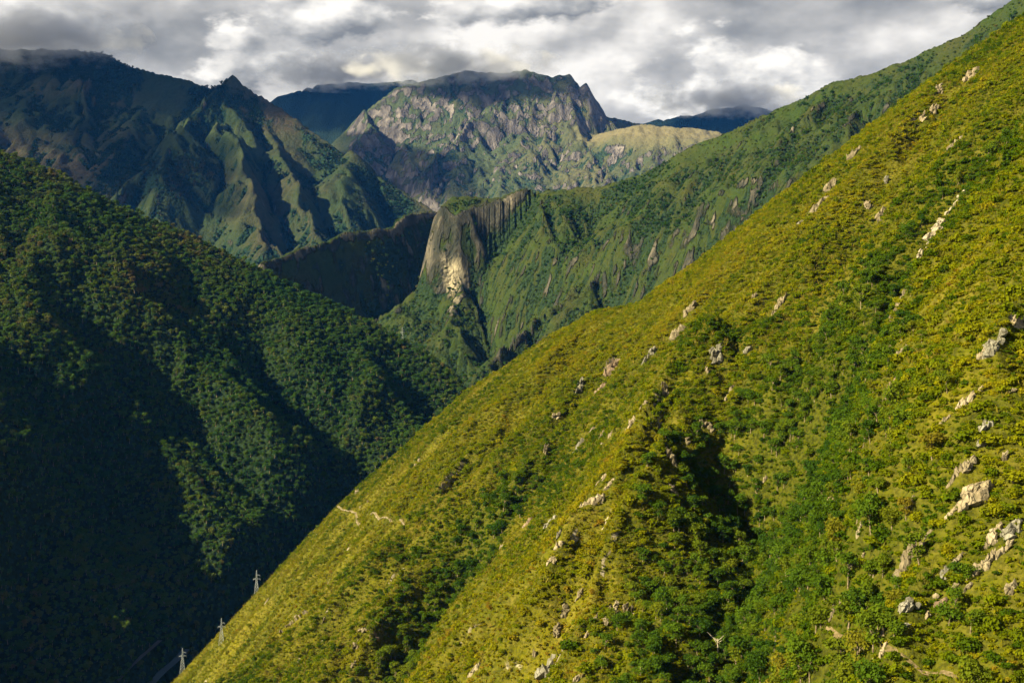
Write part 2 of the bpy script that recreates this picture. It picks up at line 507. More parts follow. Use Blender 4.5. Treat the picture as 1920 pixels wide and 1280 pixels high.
cdm, ctm = poly_dist(T3.X, T3.Y, crestM); cdw, ctw = poly_dist(T3.X, T3.Y, crestW)
keep3 = ss(np.minimum(cdm, cdw), 5, 110)
T3.erode(240, 32.0, 5, 23, 0.10 + 0.90 * keep3, 0.95, 0.52)
T3.Z = T3.Z + np.maximum(0.22 + 0.78 * keep3, 0.75 * ss(-T3.X, -330, -150)) * 15 * fbm(T3.X / 90, T3.Y / 90, 4, 31) - (0.3 + 0.7 * keep3) * 10 * np.abs(fbm(T3.X / 45, T3.Y / 45, 3, 37))

sl3 = np.hypot(*T3.grad())
T3.Z = T3.Z + 4.5 * fbm(T3.X / 30, T3.Y / 30, 3, 38) + ss(sl3, 1.4, 2.6) * 9 * fbm(T3.X / 34, T3.Y / 34, 3, 39)

# the mountain on the left behind: pointed peak, long ridge, spurs towards the valley
T4 = Terrain(-3900, 500, 3900, 7000, 9.0)
crestP = [P(-500, 60, 6600), P(-200, 80, 6500), P(0, 92, 6350), P(130, 92, 6250), P(200, 104, 6200), P(240, 124, 6150), P(340, 146, 6050), P(395, 165, 5980), P(420, 158, 5960),
          P(436, 138, 5950), P(454, 160, 5940), P(500, 186, 5900), P(560, 225, 5840), P(640, 284, 5740), P(720, 338, 5640), P(800, 386, 5540), P(900, 450, 5400), P(1000, 540, 5250)]
T4.ridge(crestP, [0.9], [(1.15, 160), 0.60], 12)
for sp, a, b in (([P(436, 143, 5940), P(440, 230, 5600), P(455, 330, 5200), P(500, 420, 4900), P(560, 520, 4500)], 0.95, 0.85),
                 ([P(436, 143, 5940), P(370, 230, 5560), P(320, 300, 5250), P(250, 400, 4900), P(200, 470, 4700)], 0.8, 0.8),
                 ([P(490, 225, 5860), P(520, 290, 5560), P(580, 380, 5200), P(620, 450, 4900)], 0.85, 0.85),
                 ([P(640, 284, 5740), P(650, 360, 5400), P(640, 430, 5100), P(600, 500, 4800)], 0.8, 0.75),
                 ([P(200, 104, 6200), P(180, 220, 5800), P(110, 290, 5500), P(60, 380, 5200)], 0.85, 0.8),
                 ([P(0, 92, 6350), P(-60, 220, 5900), P(-160, 330, 5500)], 0.85, 0.8)):
    T4.ridge(sp, [a], [b], 16, 6, 130.0, int(sp[0][0]))
cdp, ctp = poly_dist(T4.X, T4.Y, crestP)
keep4 = ss(cdp, 20, 260)
T4.erode(480, 36.0, 5, 41, 0.10 + 0.9 * keep4, 0.9, 0.58)
T4.Z = T4.Z + (0.15 + 0.85 * keep4) * (44 * fbm(T4.X / 330, T4.Y / 330, 5, 51, 0.55) - 26 * np.abs(fbm(T4.X / 140, T4.Y / 140, 3, 57)))

T4.ridge([P(412, 168, 5945), P(424, 151, 5945), P(436, 138, 5945), P(449, 151, 5940), P(466, 176, 5935)], [0.95], [1.1], 14, 3)
T4.Z = T4.Z + 11 * fbm(T4.X / 60, T4.Y / 60, 3, 58)

# the rocky massif behind, with the pale shoulder on its right
T5 = Terrain(-2300, 2700, 7300, 10200, 10.0)
crestC = [P(420, 470, 8200), P(560, 350, 8500), P(655, 255, 8800), P(690, 205, 8850), P(740, 166, 8900), P(810, 146, 8950), P(870, 133, 9000), P(940, 137, 9000), P(985, 131, 8980), P(1030, 142, 8960),
          P(1068, 140, 8940), P(1084, 158, 8950), P(1100, 186, 8970), P(1114, 212, 9000), P(1150, 222, 9050), P(1200, 231, 9100), P(1300, 300, 9200)]
T5.ridge(crestC, [0.9], [(1.35, 420), 0.62], 14)
T5.ridge([P(1105, 250, 8700), P(1150, 245, 8500), P(1210, 234, 8350), P(1270, 238, 8300), P(1345, 246, 8250), P(1450, 300, 8200), P(1600, 400, 8100)], [0.7], [(0.5, 110), (1.3, 160), 0.7], 10)
for sp, a, b in (([P(985, 131, 8980), P(900, 200, 8700), P(850, 270, 8300), P(800, 350, 7950), P(760, 420, 7650)], 0.95, 1.0),
                 ([P(690, 205, 8850), P(700, 240, 8600), P(670, 300, 8300), P(640, 380, 7900)], 0.9, 0.95),
                 ([P(1050, 142, 8940), P(1040, 240, 8600), P(1010, 320, 8250), P(990, 400, 7900)], 1.0, 1.2),
                 ([P(1084, 158, 8950), P(1090, 240, 8650), P(1075, 330, 8300), P(1060, 420, 7950)], 1.2, 1.0)):
    T5.ridge(sp, [a], [b], 14, 6, 150.0, int(sp[0][0]))
cdc, ctc = poly_dist(T5.X, T5.Y, crestC)
shoulder = [P(1150, 245, 8500), P(1210, 234, 8350), P(1270, 238, 8300), P(1345, 246, 8250), P(1450, 300, 8200)]
sd5, _ = poly_dist(T5.X, T5.Y, shoulder)
straw5 = 1 - ss(sd5, 120, 330)
keep5 = ss(cdc, 20, 240) * (1 - 0.8 * straw5)
T5.erode(520, 42.0, 5, 61, 0.15 + 0.85 * keep5, 0.9, 0.6)
T5.Z = T5.Z + (0.2 + 0.8 * keep5) * (55 * fbm(T5.X / 330, T5.Y / 330, 5, 71, 0.58) - 58 * np.abs(fbm(T5.X / 130, T5.Y / 120, 4, 77)))

T5.Z = T5.Z + (1 - straw5) * 13 * fbm(T5.X / 65, T5.Y / 65, 3, 78)

# the farthest blue mountains
T6 = Terrain(-4600, 4600, 9900, 12000, 26.0)
T6.ridge([P(100, 330, 10600), P(380, 250, 10700), P(515, 182, 10800), P(600, 160, 10900), P(680, 154, 10900), P(760, 150, 10900), P(860, 190, 10900), P(1000, 260, 10900)], [0.8], [0.75], 26)
T6.ridge([P(1090, 250, 10900), P(1180, 235, 10900), P(1240, 226, 10900), P(1300, 216, 10800), P(1340, 204, 10800), P(1390, 196, 10800), P(1440, 207, 10800), P(1560, 240, 10700), P(1800, 300, 10600)], [0.8], [0.75], 26)
T6.erode(700, 85.0, 4, 81, 0.5, 1.1, 0.5)

# ------------------------------------------------------------------ terrain meshes
FLOOR = -450.0
tex1 = NT('hillside_grass')
def hillside_material():
    t = tex1; p = t.pos()
    n1 = t.noise(p, 34, 6, 0.6); n2 = t.noise(p, 5, 6, 0.66); n3 = t.noise(p, 1.6, 4, 0.6); n4 = t.noise(t.pos((1, 1, 0.35)), 9, 7, 0.65, 0.5)
    g = t.mix(t.mr(n1, 0.36, 0.64), (0.145, 0.128, 0.005), (0.088, 0.096, 0.004))
    g = t.mix(t.math('MULTIPLY', t.mr(n2, 0.42, 0.64), 0.7), g, (0.18, 0.145, 0.026))
    g = t.mix(t.math('MULTIPLY', t.mr(n3, 0.45, 0.62), 0.65), g, (0.045, 0.050, 0.005))
    r = t.ramp(n4, [(0.3, (0.10, 0.085, 0.05)), (0.5, (0.26, 0.22, 0.14)), (0.7, (0.42, 0.37, 0.26))])
    rm = t.mr(t.math('ADD', t.attr('rock'), t.math('MULTIPLY', t.math('SUBTRACT', n4, 0.5), 1.6)), 0.56, 0.70)
    c = t.mix(rm, t.mix(t.math('MULTIPLY', t.attr('forest'), 0.8), g, t.mix(t.mr(n3, 0.40, 0.62), (0.050, 0.062, 0.004), (0.016, 0.022, 0.003))), r)
    h = t.math('ADD', t.math('MULTIPLY', n2, 1.0), t.math('MULTIPLY', n3, 0.6))
    return t.principled(c, 0.95, t.bump(h, 0.9, 1.6), 0.05)
slope1, conc1 = T1.masks()
gm, gmt = poly_dist(T1.X, T1.Y, gully_main)
gl, _ = poly_dist(T1.X, T1.Y, gully_low)
gu, _ = poly_dist(T1.X, T1.Y, gully_up)
fall = T1.X * 0.974 + T1.Y * 0.227; strike = -T1.X * 0.227 + T1.Y * 0.974        # down and along the slope
lush1 = np.clip(0.5 + 0.7 * fbm(T1.X / 75, T1.Y / 75, 3, 91) + 1.1 * fbm(strike / 16, fall / 70, 3, 93) + 0.5 * ss(T1.X + 0.35 * T1.Y, 140, 380) - 0.35 * (1 - ss(cd1, 0, 200)) * ss(-T1.X, -120, 60), 0, 1)
wood1 = np.maximum.reduce([(1 - ss(gm, 26, 75)), (1 - ss(gl, 12, 36)) * 0.9, (1 - ss(gu, 10, 40)) * 0.55])
rock1 = ss(slope1, 1.35, 2.3) * (1 - wood1)
o = T1.build('hillside_right', hillside_material(), {'forest': np.maximum(wood1, lush1 * 0.85), 'rock': rock1}, FLOOR - 25)  # lush scrub darkens the ground too: shade between shrubs put into the colour
tag(o, 'steep sunlit olive green hillside falling from upper right to the valley', 'hillside')

slope2, conc2 = T2.masks()
m2 = terrain_material('forest_floor', ((0.035, 0.050, 0.010), (0.030, 0.050, 0.012), (0.018, 0.028, 0.008)), ((0.010, 0.020, 0.008), (0.020, 0.036, 0.010)), ((0.10, 0.09, 0.06), (0.2, 0.17, 0.11), (0.3, 0.26, 0.18)), 9)
o = T2.build('hillside_left', m2, {'forest': np.full(T2.Z.shape, 0.85), 'rock': np.zeros(T2.Z.shape)}, FLOOR - 40)
tag(o, 'dark densely wooded hillside across the valley, cut by shaded gullies', 'hillside')

slope3, conc3 = T3.masks()
forest3 = np.clip(0.47 + conc3 * 0.10 + 0.9 * fbm(T3.X / 120, T3.Y / 120, 3, 5), 0, 1)
rock3 = ss(slope3, 1.0, 2.8) * np.where((T3.Y > 3150) | (T3.X < P(800, 0, 3080)[0]), 0.34, 0.52)
pq = P(850, 525, 3060)
pale3 = np.exp(-(((T3.X - pq[0]) / 36) ** 2 + ((T3.Z - pq[2]) / 95) ** 2)) * (T3.Y < 3250) * 0.8
pq = P(942, 480, 3070)
pale3 += 0.6 * np.exp(-(((T3.X - pq[0]) / 10) ** 2 + ((T3.Z - pq[2]) / 26) ** 2)) * (T3.Y < 3250)
rock3 = rock3 * (1 - 0.55 * ss(T3.X, P(868, 0, 3080)[0], P(915, 0, 3080)[0]) * (T3.X < 250))
rock3 = np.clip(rock3 + pale3 * 0.5 + 0.42 * ss(-conc3, 1.2, 4.5) * ss(slope3, 0.5, 1.0), 0, 1)
m3 = terrain_material('ridge_cover', ((0.032, 0.054, 0.011), (0.048, 0.052, 0.015), (0.019, 0.031, 0.007)), ((0.014, 0.028, 0.012), (0.026, 0.046, 0.016)),
                      ((0.020, 0.028, 0.018), (0.055, 0.054, 0.040), (0.20, 0.175, 0.125)), 9, rock_streak=(0.42, 0.36, 0.23))
o = T3.build('ridge_middle', m3, {'forest': forest3, 'rock': rock3, 'pale': pale3}, FLOOR - 40)
tag(o, 'green middle ridge with dark rock wall and pale sunlit cliff at its end', 'ridge')

slope4, conc4 = T4.masks()
forest4 = np.clip(0.50 + conc4 * 0.035 + 0.9 * fbm(T4.X / 300, T4.Y / 300, 3, 6), 0, 1)
rock4 = ss(slope4, 1.2, 2.8) * 0.45
m4 = terrain_material('mountain_cover', ((0.028, 0.046, 0.017), (0.038, 0.048, 0.019), (0.017, 0.030, 0.012)), ((0.009, 0.024, 0.013), (0.017, 0.036, 0.016)),
                      ((0.07, 0.055, 0.045), (0.15, 0.12, 0.09), (0.30, 0.25, 0.19)), 14, dry=(0.072, 0.052, 0.034))
o = T4.build('mountain_left', m4, {'forest': forest4, 'rock': rock4}, FLOOR)
tag(o, 'blue green mountain with a pointed peak and long spurs under cloud', 'mountain')

slope5, conc5 = T5.masks()
forest5 = np.clip(0.34 + conc5 * 0.03 + 0.5 * fbm(T5.X / 260, T5.Y / 260, 3, 7), 0, 1)
rock5 = ss(slope5, 0.7, 1.9) * 0.70 * (1 - 0.8 * straw5)
m5 = terrain_material('massif_cover', ((0.050, 0.070, 0.032), (0.066, 0.076, 0.038), (0.035, 0.050, 0.024)), ((0.020, 0.040, 0.024), (0.032, 0.055, 0.03)),
                      ((0.042, 0.040, 0.042), (0.115, 0.104, 0.098), (0.26, 0.23, 0.20)), 16, dry=(0.12, 0.11, 0.055), straw=(0.165, 0.145, 0.075))
o = T5.build('mountain_center', m5, {'forest': forest5 * (1 - 0.6 * straw5), 'rock': rock5, 'straw': straw5}, FLOOR)
tag(o, 'broad rocky massif with grey cliffs and a pale grassy shoulder', 'mountain')

m6 = terrain_material('far_cover', ((0.018, 0.03, 0.02), (0.018, 0.03, 0.02), (0.014, 0.024, 0.016)), ((0.008, 0.018, 0.012), (0.012, 0.024, 0.016)), ((0.1, 0.09, 0.08), (0.2, 0.17, 0.15), (0.3, 0.26, 0.22)), 12)
o = T6.build('mountain_far', m6, {'forest': np.full(T6.Z.shape, 0.7), 'rock': np.zeros(T6.Z.shape)}, FLOOR)
tag(o, 'deep blue mountain chain on the far horizon below the clouds', 'mountain')

gmat = NT('valley_ground'); pg = gmat.pos()
gm_ = gmat.principled(gmat.mix(gmat.mr(gmat.noise(pg, 60, 6), 0.35, 0.65), (0.02, 0.03, 0.012), (0.04, 0.05, 0.02)), 0.95)
gv = np.array([(-7000, -2500, FLOOR), (7000, -2500, FLOOR), (7000, 12500, FLOOR), (-7000, 12500, FLOOR)])
o = link('ground', mesh_np('ground', gv, np.array([[0, 1, 2, 3]]), [gm_]))
tag(o, 'dark valley floor between the hillsides', 'ground', kind='structure')
# ------------------------------------------------------------------ plants: materials and prototypes
rng = np.random.default_rng(7)
random.seed(7)

def leaf_material(name, stops, trans=0.35):
    t = NT(name)
    f = t.attr('tint', 'INSTANCER')
    c = t.ramp(f, stops)
    d = t.n('ShaderNodeBsdfDiffuse'); t.set(d.inputs['Color'], c)
    tr = t.n('ShaderNodeBsdfTranslucent'); t.set(tr.inputs['Color'], c)
    mx = t.n('ShaderNodeMixShader'); mx.inputs[0].default_value = trans
    t.t.links.new(d.outputs[0], mx.inputs[1]); t.t.links.new(tr.outputs[0], mx.inputs[2])
    t.t.links.new(mx.outputs[0], t.out.inputs['Surface'])
    return t.m
M_SHRUB = leaf_material('shrub_leaves', [(0.0, (0.050, 0.090, 0.003)), (0.3, (0.130, 0.158, 0.003)), (0.55, (0.195, 0.195, 0.004)), (0.85, (0.245, 0.205, 0.006)), (1.0, (0.24, 0.155, 0.012))])
M_NEAR = leaf_material('gully_tree_leaves', [(0.0, (0.030, 0.070, 0.006)), (0.4, (0.075, 0.130, 0.007)), (0.75, (0.140, 0.160, 0.008)), (1.0, (0.180, 0.145, 0.012))])
M_WOOD = leaf_material('forest_leaves', [(0.0, (0.024, 0.064, 0.012)), (0.4, (0.052, 0.104, 0.012)), (0.7, (0.090, 0.118, 0.016)), (1.0, (0.145, 0.108, 0.036))])
M_GRASS = leaf_material('grass_blades', [(0.0, (0.10, 0.12, 0.005)), (0.5, (0.19, 0.168, 0.009)), (1.0, (0.27, 0.21, 0.04))])
tb = NT('bark'); M_BARK = tb.principled(tb.mix(tb.mr(tb.noise(tb.pos(), 0.6, 5), 0.35, 0.65), (0.10, 0.075, 0.04), (0.26, 0.21, 0.13)), 0.9)

def tube(pts, rad, sides=5):
    """tapered tube through points -> verts, quads"""
    V, F = [], []
    for i, p in enumerate(pts):
        p = Vector(p)
        d = (Vector(pts[min(i + 1, len(pts) - 1)]) - Vector(pts[max(i - 1, 0)])).normalized()
        u = d.orthogonal().normalized(); w = d.cross(u)
        for k in range(sides):
            a = 2 * math.pi * k / sides
            V.append(tuple(p + (u * math.cos(a) + w * math.sin(a)) * rad[i]))
    for i in range(len(pts) - 1):
        for k in range(sides):
            k2 = (k + 1) % sides
            F.append((i * sides + k, i * sides + k2, (i + 1) * sides + k2, (i + 1) * sides + k))
    return V, F

def leaf_cloud(lobes, n, leaf, r, flat=0.0):
    """n leaf-clump quads spread over lumpy lobes (cx, cy, cz, rx, rz) -> verts, quads"""
    w = np.array([l[3] ** 2 for l in lobes]); w /= w.sum()
    k = r.choice(len(lobes), n, p=w)
    L = np.array(lobes)[k]
    d = r.normal(size=(n, 3)); d[:, 2] = np.abs(d[:, 2]) * 1.1 - 0.35
    d /= np.linalg.norm(d, axis=1)[:, None]
    rad = 0.55 + 0.5 * r.random(n) ** 0.6
    c = L[:, :3] + d * np.stack([L[:, 3], L[:, 3], L[:, 4]], 1) * rad[:, None]
    nrm = d * 0.75 + r.normal(size=(n, 3)) * 0.55 + np.array([0, 0, 0.25])
    nrm /= np.linalg.norm(nrm, axis=1)[:, None]
    u = np.cross(nrm, r.normal(size=(n, 3))); u /= np.linalg.norm(u, axis=1)[:, None]
    v = np.cross(nrm, u)
    s = leaf * (0.55 + 0.8 * r.random(n))[:, None]; s2 = s * (0.55 + 0.4 * r.random(n))[:, None]
    lift = nrm * s * 0.35
    V = np.stack([c - u * s, c - v * s2 + lift * 0.3, c + u * s, c + v * s2 + lift], 1).reshape(-1, 3)
    F = np.arange(4 * n).reshape(n, 4)
    return V, F

def lobes_for(r, R, h0, n, spread, rmin, rmax, squash=0.75):
    out = []
    for i in range(n):
        a = r.random() * 6.283; q = R * spread * math.sqrt(r.random())
        rr = R * (rmin + (rmax - rmin) * r.random())
        out.append((q * math.cos(a), q * math.sin(a), h0 + R * 0.55 * (r.random() - 0.4), rr, rr * squash))
    return out

def make_tree_meshes(name, R, H, nleaf, leaf, seed, mat, lobes=7, trunk_r=0.16):
    r = np.random.default_rng(seed)
    lb = lobes_for(r, R, H - R * 0.5, lobes, 0.7, 0.40, 0.66, 0.85) + lobes_for(r, R * 0.9, H * 0.42, max(2, lobes // 2), 0.6, 0.4, 0.6, 0.9)
    V, F = leaf_cloud(lb, nleaf, leaf, r)
    crown = mesh_np(name + '_crown', V, F, [mat])
    tv, tf = [], []
    lean = (r.random(2) - 0.5) * 0.8
    top = (lean[0], lean[1], H * 0.62)
    parts = [([(0, 0, -1.2), (lean[0] * 0.3, lean[1] * 0.3, H * 0.3), top], [trunk_r * 1.5, trunk_r, trunk_r * 0.75])]
    for l in lb[:5]:
        mid = ((top[0] + l[0]) / 2, (top[1] + l[1]) / 2, (top[2] * 0.7 + l[2] * 0.5) / 1.2)
        parts.append(([(lean[0] * 0.6, lean[1] * 0.6, H * 0.45), mid, l[:3]], [trunk_r * 0.6, trunk_r * 0.42, trunk_r * 0.15]))
    for p, rad in parts:
        v, f = tube(p, rad)
        tf += [tuple(i + len(tv) for i in q) for q in f]; tv += v
    trunk = mesh_np(name + '_trunk', np.array(tv), np.array(tf), [M_BARK], smooth=True)
    return trunk, crown

def join_meshes(name, parts):
    V, F, mi, mats, off = [], [], [], [], 0
    for me in parts:
        v = np.empty(len(me.vertices) * 3, np.float32); me.vertices.foreach_get('co', v); V.append(v.reshape(-1, 3))
        f = np.empty(len(me.loops), np.int32); me.loops.foreach_get('vertex_index', f); F.append(f.reshape(-1, 4) + off)
        off += len(me.vertices); mi += [len(mats)] * len(me.polygons); mats.append(me.materials[0])
    return mesh_np(name, np.concatenate(V), np.concatenate(F), mats, mat_idx=mi)

def make_shrub(name, R, nleaf, leaf, seed, mat, squash=0.8):
    r = np.random.default_rng(seed)
    lb = lobes_for(r, R, R * 0.30, 5, 0.62, 0.40, 0.66, squash)
    V, F = leaf_cloud(lb, nleaf, leaf, r)
    return mesh_np(name, V, F, [mat])

def make_tuft(name, n, h, seed, mat):
    r = np.random.default_rng(seed)
    V = []
    for i in range(n):
        a = r.random() * 6.283; q = 0.75 * math.sqrt(r.random()); x, y = q * math.cos(a), q * math.sin(a)
        l = np.array([math.cos(a), math.sin(a), 0]) * h * (0.3 + 0.5 * r.random()) + np.array([0, 0, h * (0.5 + 0.6 * r.random())])
        b = r.random() * 6.283; s = np.array([math.cos(b), math.sin(b), 0]) * 0.12
        p = np.array([x, y, -0.15])
        V += [p - s, p + s, p + l + s * 0.35, p + l - s * 0.35]
    V = np.array(V)
    return mesh_np(name, V, np.arange(len(V)).reshape(-1, 4), [mat])

small_meshes = [make_shrub('undergrowth', 1.0, 80, 0.25, 150 + i, M_SHRUB, 0.65) for i in range(4)]
shrub_meshes = [make_shrub('shrub', 1.0, 230, 0.165, 100 + i, M_SHRUB, 0.6 + 0.12 * (i % 4)) for i in range(6)]
near_tree = [make_tree_meshes('gully_tree', 2.6 + 0.35 * (i % 3), 5.4 + 0.6 * (i % 4), 760, 0.31, 200 + i, M_NEAR, 6 + i % 4) for i in range(6)]
near_tree_joined = [join_meshes('gully_tree_mass', p) for p in near_tree]
M_FARWOOD = leaf_material('mountain_leaves', [(0.0, (0.010, 0.028, 0.010)), (0.4, (0.020, 0.044, 0.013)), (0.7, (0.034, 0.052, 0.016)), (1.0, (0.05, 0.05, 0.022))])
mtn_tree = [join_meshes('mountain_tree_mass', make_tree_meshes('mountain_tree', 4.6, 8.5 + i, 120, 1.3, 340 + i, M_FARWOOD, 6, 0.3)) for i in range(3)]
far_tree = [join_meshes('forest_tree_mass', make_tree_meshes('forest_tree', 4.6 + 0.4 * (i % 3), 8.0 + 1.0 * (i % 4), 200, 0.95, 300 + i, M_WOOD, 6, 0.3)) for i in range(5)]
M_SCRUB = leaf_material('scrub_leaves', [(0.0, (0.013, 0.036, 0.008)), (0.4, (0.028, 0.056, 0.009)), (0.7, (0.045, 0.062, 0.010)), (1.0, (0.068, 0.058, 0.020))])
scrub_meshes = [make_shrub('scrub', 1.0, 46, 0.36, 450 + i, M_SCRUB, 0.7) for i in range(4)]
tuft_meshes = [make_tuft('tuft', 16, 0.9, 400 + i, M_GRASS) for i in range(4)]

# ------------------------------------------------------------------ masses of plants nobody could count: geometry nodes on points
def scatter(name, pts, rotz, tilt, scale, tint, meshes, label, cat):
    me = bpy.data.meshes.new(name)
    me.vertices.add(len(pts)); me.vertices.foreach_set('co', np.asarray(pts, np.float32).ravel())
    def at(k, typ, arr, field):
        a = me.attributes.new(k, typ, 'POINT'); a.data.foreach_set(field, arr)
    at('scl', 'FLOAT_VECTOR', np.asarray(scale, np.float32).ravel(), 'vector')
    at('rot', 'FLOAT_VECTOR', np.stack([tilt[:, 0], tilt[:, 1], rotz], 1).astype(np.float32).ravel(), 'vector')
    at('tint', 'FLOAT', np.asarray(tint, np.float32), 'value')
    at('pick', 'INT', rng.integers(0, len(meshes), len(pts)).astype(np.int32), 'value')
    o = link(name, me)
    ng = bpy.data.node_groups.new(name + '_nodes', 'GeometryNodeTree')
    ng.interface.new_socket('Geometry', in_out='INPUT', socket_type='NodeSocketGeometry')
    ng.interface.new_socket('Geometry', in_out='OUTPUT', socket_type='NodeSocketGeometry')
    N = ng.nodes; L = ng.links
    gi = N.new('NodeGroupInput'); go = N.new('NodeGroupOutput')
    join = N.new('GeometryNodeJoinGeometry')
    for m in meshes:
        po = bpy.data.objects.new(name + '_piece', m)          # never linked: only a source of shape
        oi = N.new('GeometryNodeObjectInfo'); oi.inputs['Object'].default_value = po; oi.inputs['As Instance'].default_value = True
        L.new(oi.outputs['Geometry'], join.inputs[0])
    iop = N.new('GeometryNodeInstanceOnPoints')
    iop.inputs['Pick Instance'].default_value = True
    def na(k, typ):
        n = N.new('GeometryNodeInputNamedAttribute'); n.data_type = typ; n.inputs['Name'].default_value = k
        return n.outputs['Attribute']
    L.new(gi.outputs[0], iop.inputs['Points']); L.new(join.outputs[0], iop.inputs['Instance'])
    e2r = N.new('FunctionNodeEulerToRotation')
    L.new(na('rot', 'FLOAT_VECTOR'), e2r.inputs[0]); L.new(e2r.outputs[0], iop.inputs['Rotation'])
    L.new(na('scl', 'FLOAT_VECTOR'), iop.inputs['Scale']); L.new(na('pick', 'INT'), iop.inputs['Instance Index'])
    L.new(iop.outputs[0], go.inputs[0])
    md = o.modifiers.new('scatter', 'NODES'); md.node_group = ng
    return tag(o, label, cat, kind='stuff')

def candidates(T, n, margin=90, zmin=FLOOR):
    x = T.x0 + rng.random(n) * T.step * (T.nx - 1); y = T.y0 + rng.random(n) * T.step * (T.ny - 1)
    z = T.sample(x, y)
    px, py = project(x, y, z)
    k = (px > -margin) & (px < 1920 + margin) & (py > -margin) & (py < 1280 + margin) & (z > zmin)
    x, y, z = x[k], y[k], z[k]
    k = T.visible(x, y, z + 4.0)
    return x[k], y[k], z[k]

def spread(x, y, r):
    """drop points until no two share a cell of size r"""
    key = np.floor(x / r).astype(np.int64) * 1000003 + np.floor(y / r).astype(np.int64)
    _, i = np.unique(key, return_index=True)
    return np.sort(i)

# ------------------------------------------------------------------ rock outcrops on the right hillside
def rock_material(name, stops):
    t = NT(name); p = t.pos((1, 1, 0.4))
    n = t.noise(p, 2.6, 8, 0.68, 0.5); n2 = t.noise(p, 0.7, 5, 0.6)
    vor = t.n('ShaderNodeTexVoronoi', feature='DISTANCE_TO_EDGE'); t.set(vor.inputs['Vector'], p); vor.inputs['Scale'].default_value = 0.55
    crack = t.mr(vor.outputs['Distance'], 0.0, 0.05)
    c = t.ramp(n, stops)
    c = t.mix(t.math('MULTIPLY', t.mr(n2, 0.52, 0.66), 0.6), c, (0.11, 0.10, 0.05))
    c = t.mix(crack, (0.11, 0.095, 0.06), c)
    h = t.math('ADD', t.math('MULTIPLY', crack, 0.5), n)
    return t.principled(c, 0.9, t.bump(h, 0.9, 0.5), 0.15)
ROCK = {'pale': rock_material('pale_granite', [(0.3, (0.11, 0.088, 0.05)), (0.5, (0.26, 0.21, 0.125)), (0.70, (0.44, 0.37, 0.24))]),
        'white': rock_material('white_slide_rock', [(0.3, (0.20, 0.17, 0.11)), (0.5, (0.36, 0.31, 0.21)), (0.70, (0.52, 0.46, 0.34))]),
        'tan': rock_material('tan_granite', [(0.3, (0.08, 0.065, 0.035)), (0.5, (0.19, 0.155, 0.09)), (0.72, (0.34, 0.29, 0.18))]),
        'red': rock_material('reddish_granite', [(0.3, (0.09, 0.062, 0.04)), (0.5, (0.20, 0.14, 0.088)), (0.72, (0.32, 0.24, 0.155))]),
        'grey': rock_material('grey_granite', [(0.3, (0.08, 0.075, 0.055)), (0.5, (0.18, 0.17, 0.125)), (0.72, (0.33, 0.31, 0.24))])}
def hull_mesh(name, seed, n=17):
    """an angular block with broken faces, about 1 unit across"""
    r = np.random.default_rng(seed)
    bm = bmesh.new()
    d = r.normal(size=(n, 3)); d /= np.abs(d).max(axis=1)[:, None] ** 0.7 * (np.linalg.norm(d, axis=1)[:, None] ** 0.3)
    d *= (0.36 + 0.16 * r.random(n))[:, None]
    for v in d: bm.verts.new(v)
    res = bmesh.ops.convex_hull(bm, input=bm.verts)
    bmesh.ops.delete(bm, geom=[v for v in bm.verts if not v.link_faces], context='VERTS')
    bmesh.ops.triangulate(bm, faces=bm.faces)
    me = bpy.data.meshes.new(name); bm.to_mesh(me); bm.free()
    me.materials.append(ROCK['tan'])
    return me
hulls = [hull_mesh('rock_block', 500 + i) for i in range(9)]
def piece(name, parent, mat, loc, rot, scale, k):
    o = link(name, hulls[k % len(hulls)], parent)
    o.location = loc; o.rotation_euler = rot; o.scale = scale
    o.material_slots[0].link = 'OBJECT'; o.material_slots[0].material = ROCK[mat]
    return o
CLEAR = []
NOTABLE = []
def short_name(label):
    out = []
    for wd_ in label.replace(',', ' ,').split():
        if out and wd_ in (',', 'with', 'at', 'of', 'on', 'in', 'beside', 'below', 'above', 'high', 'just', 'close', 'falling', 'slanting', 'running', 'split', 'facing', 'under', 'to', 'half', 'stacked', 'leaning', 'near', 'the') and not (wd_ == 'leaning' and len(out) < 3):
            break
        out.append(wd_)
    return ' '.join(out)
gx1, gy1 = T1.grad()
gx1 = T1.blur(gx1, 4); gy1 = T1.blur(gy1, 4)
rock_rng = random.Random(33)
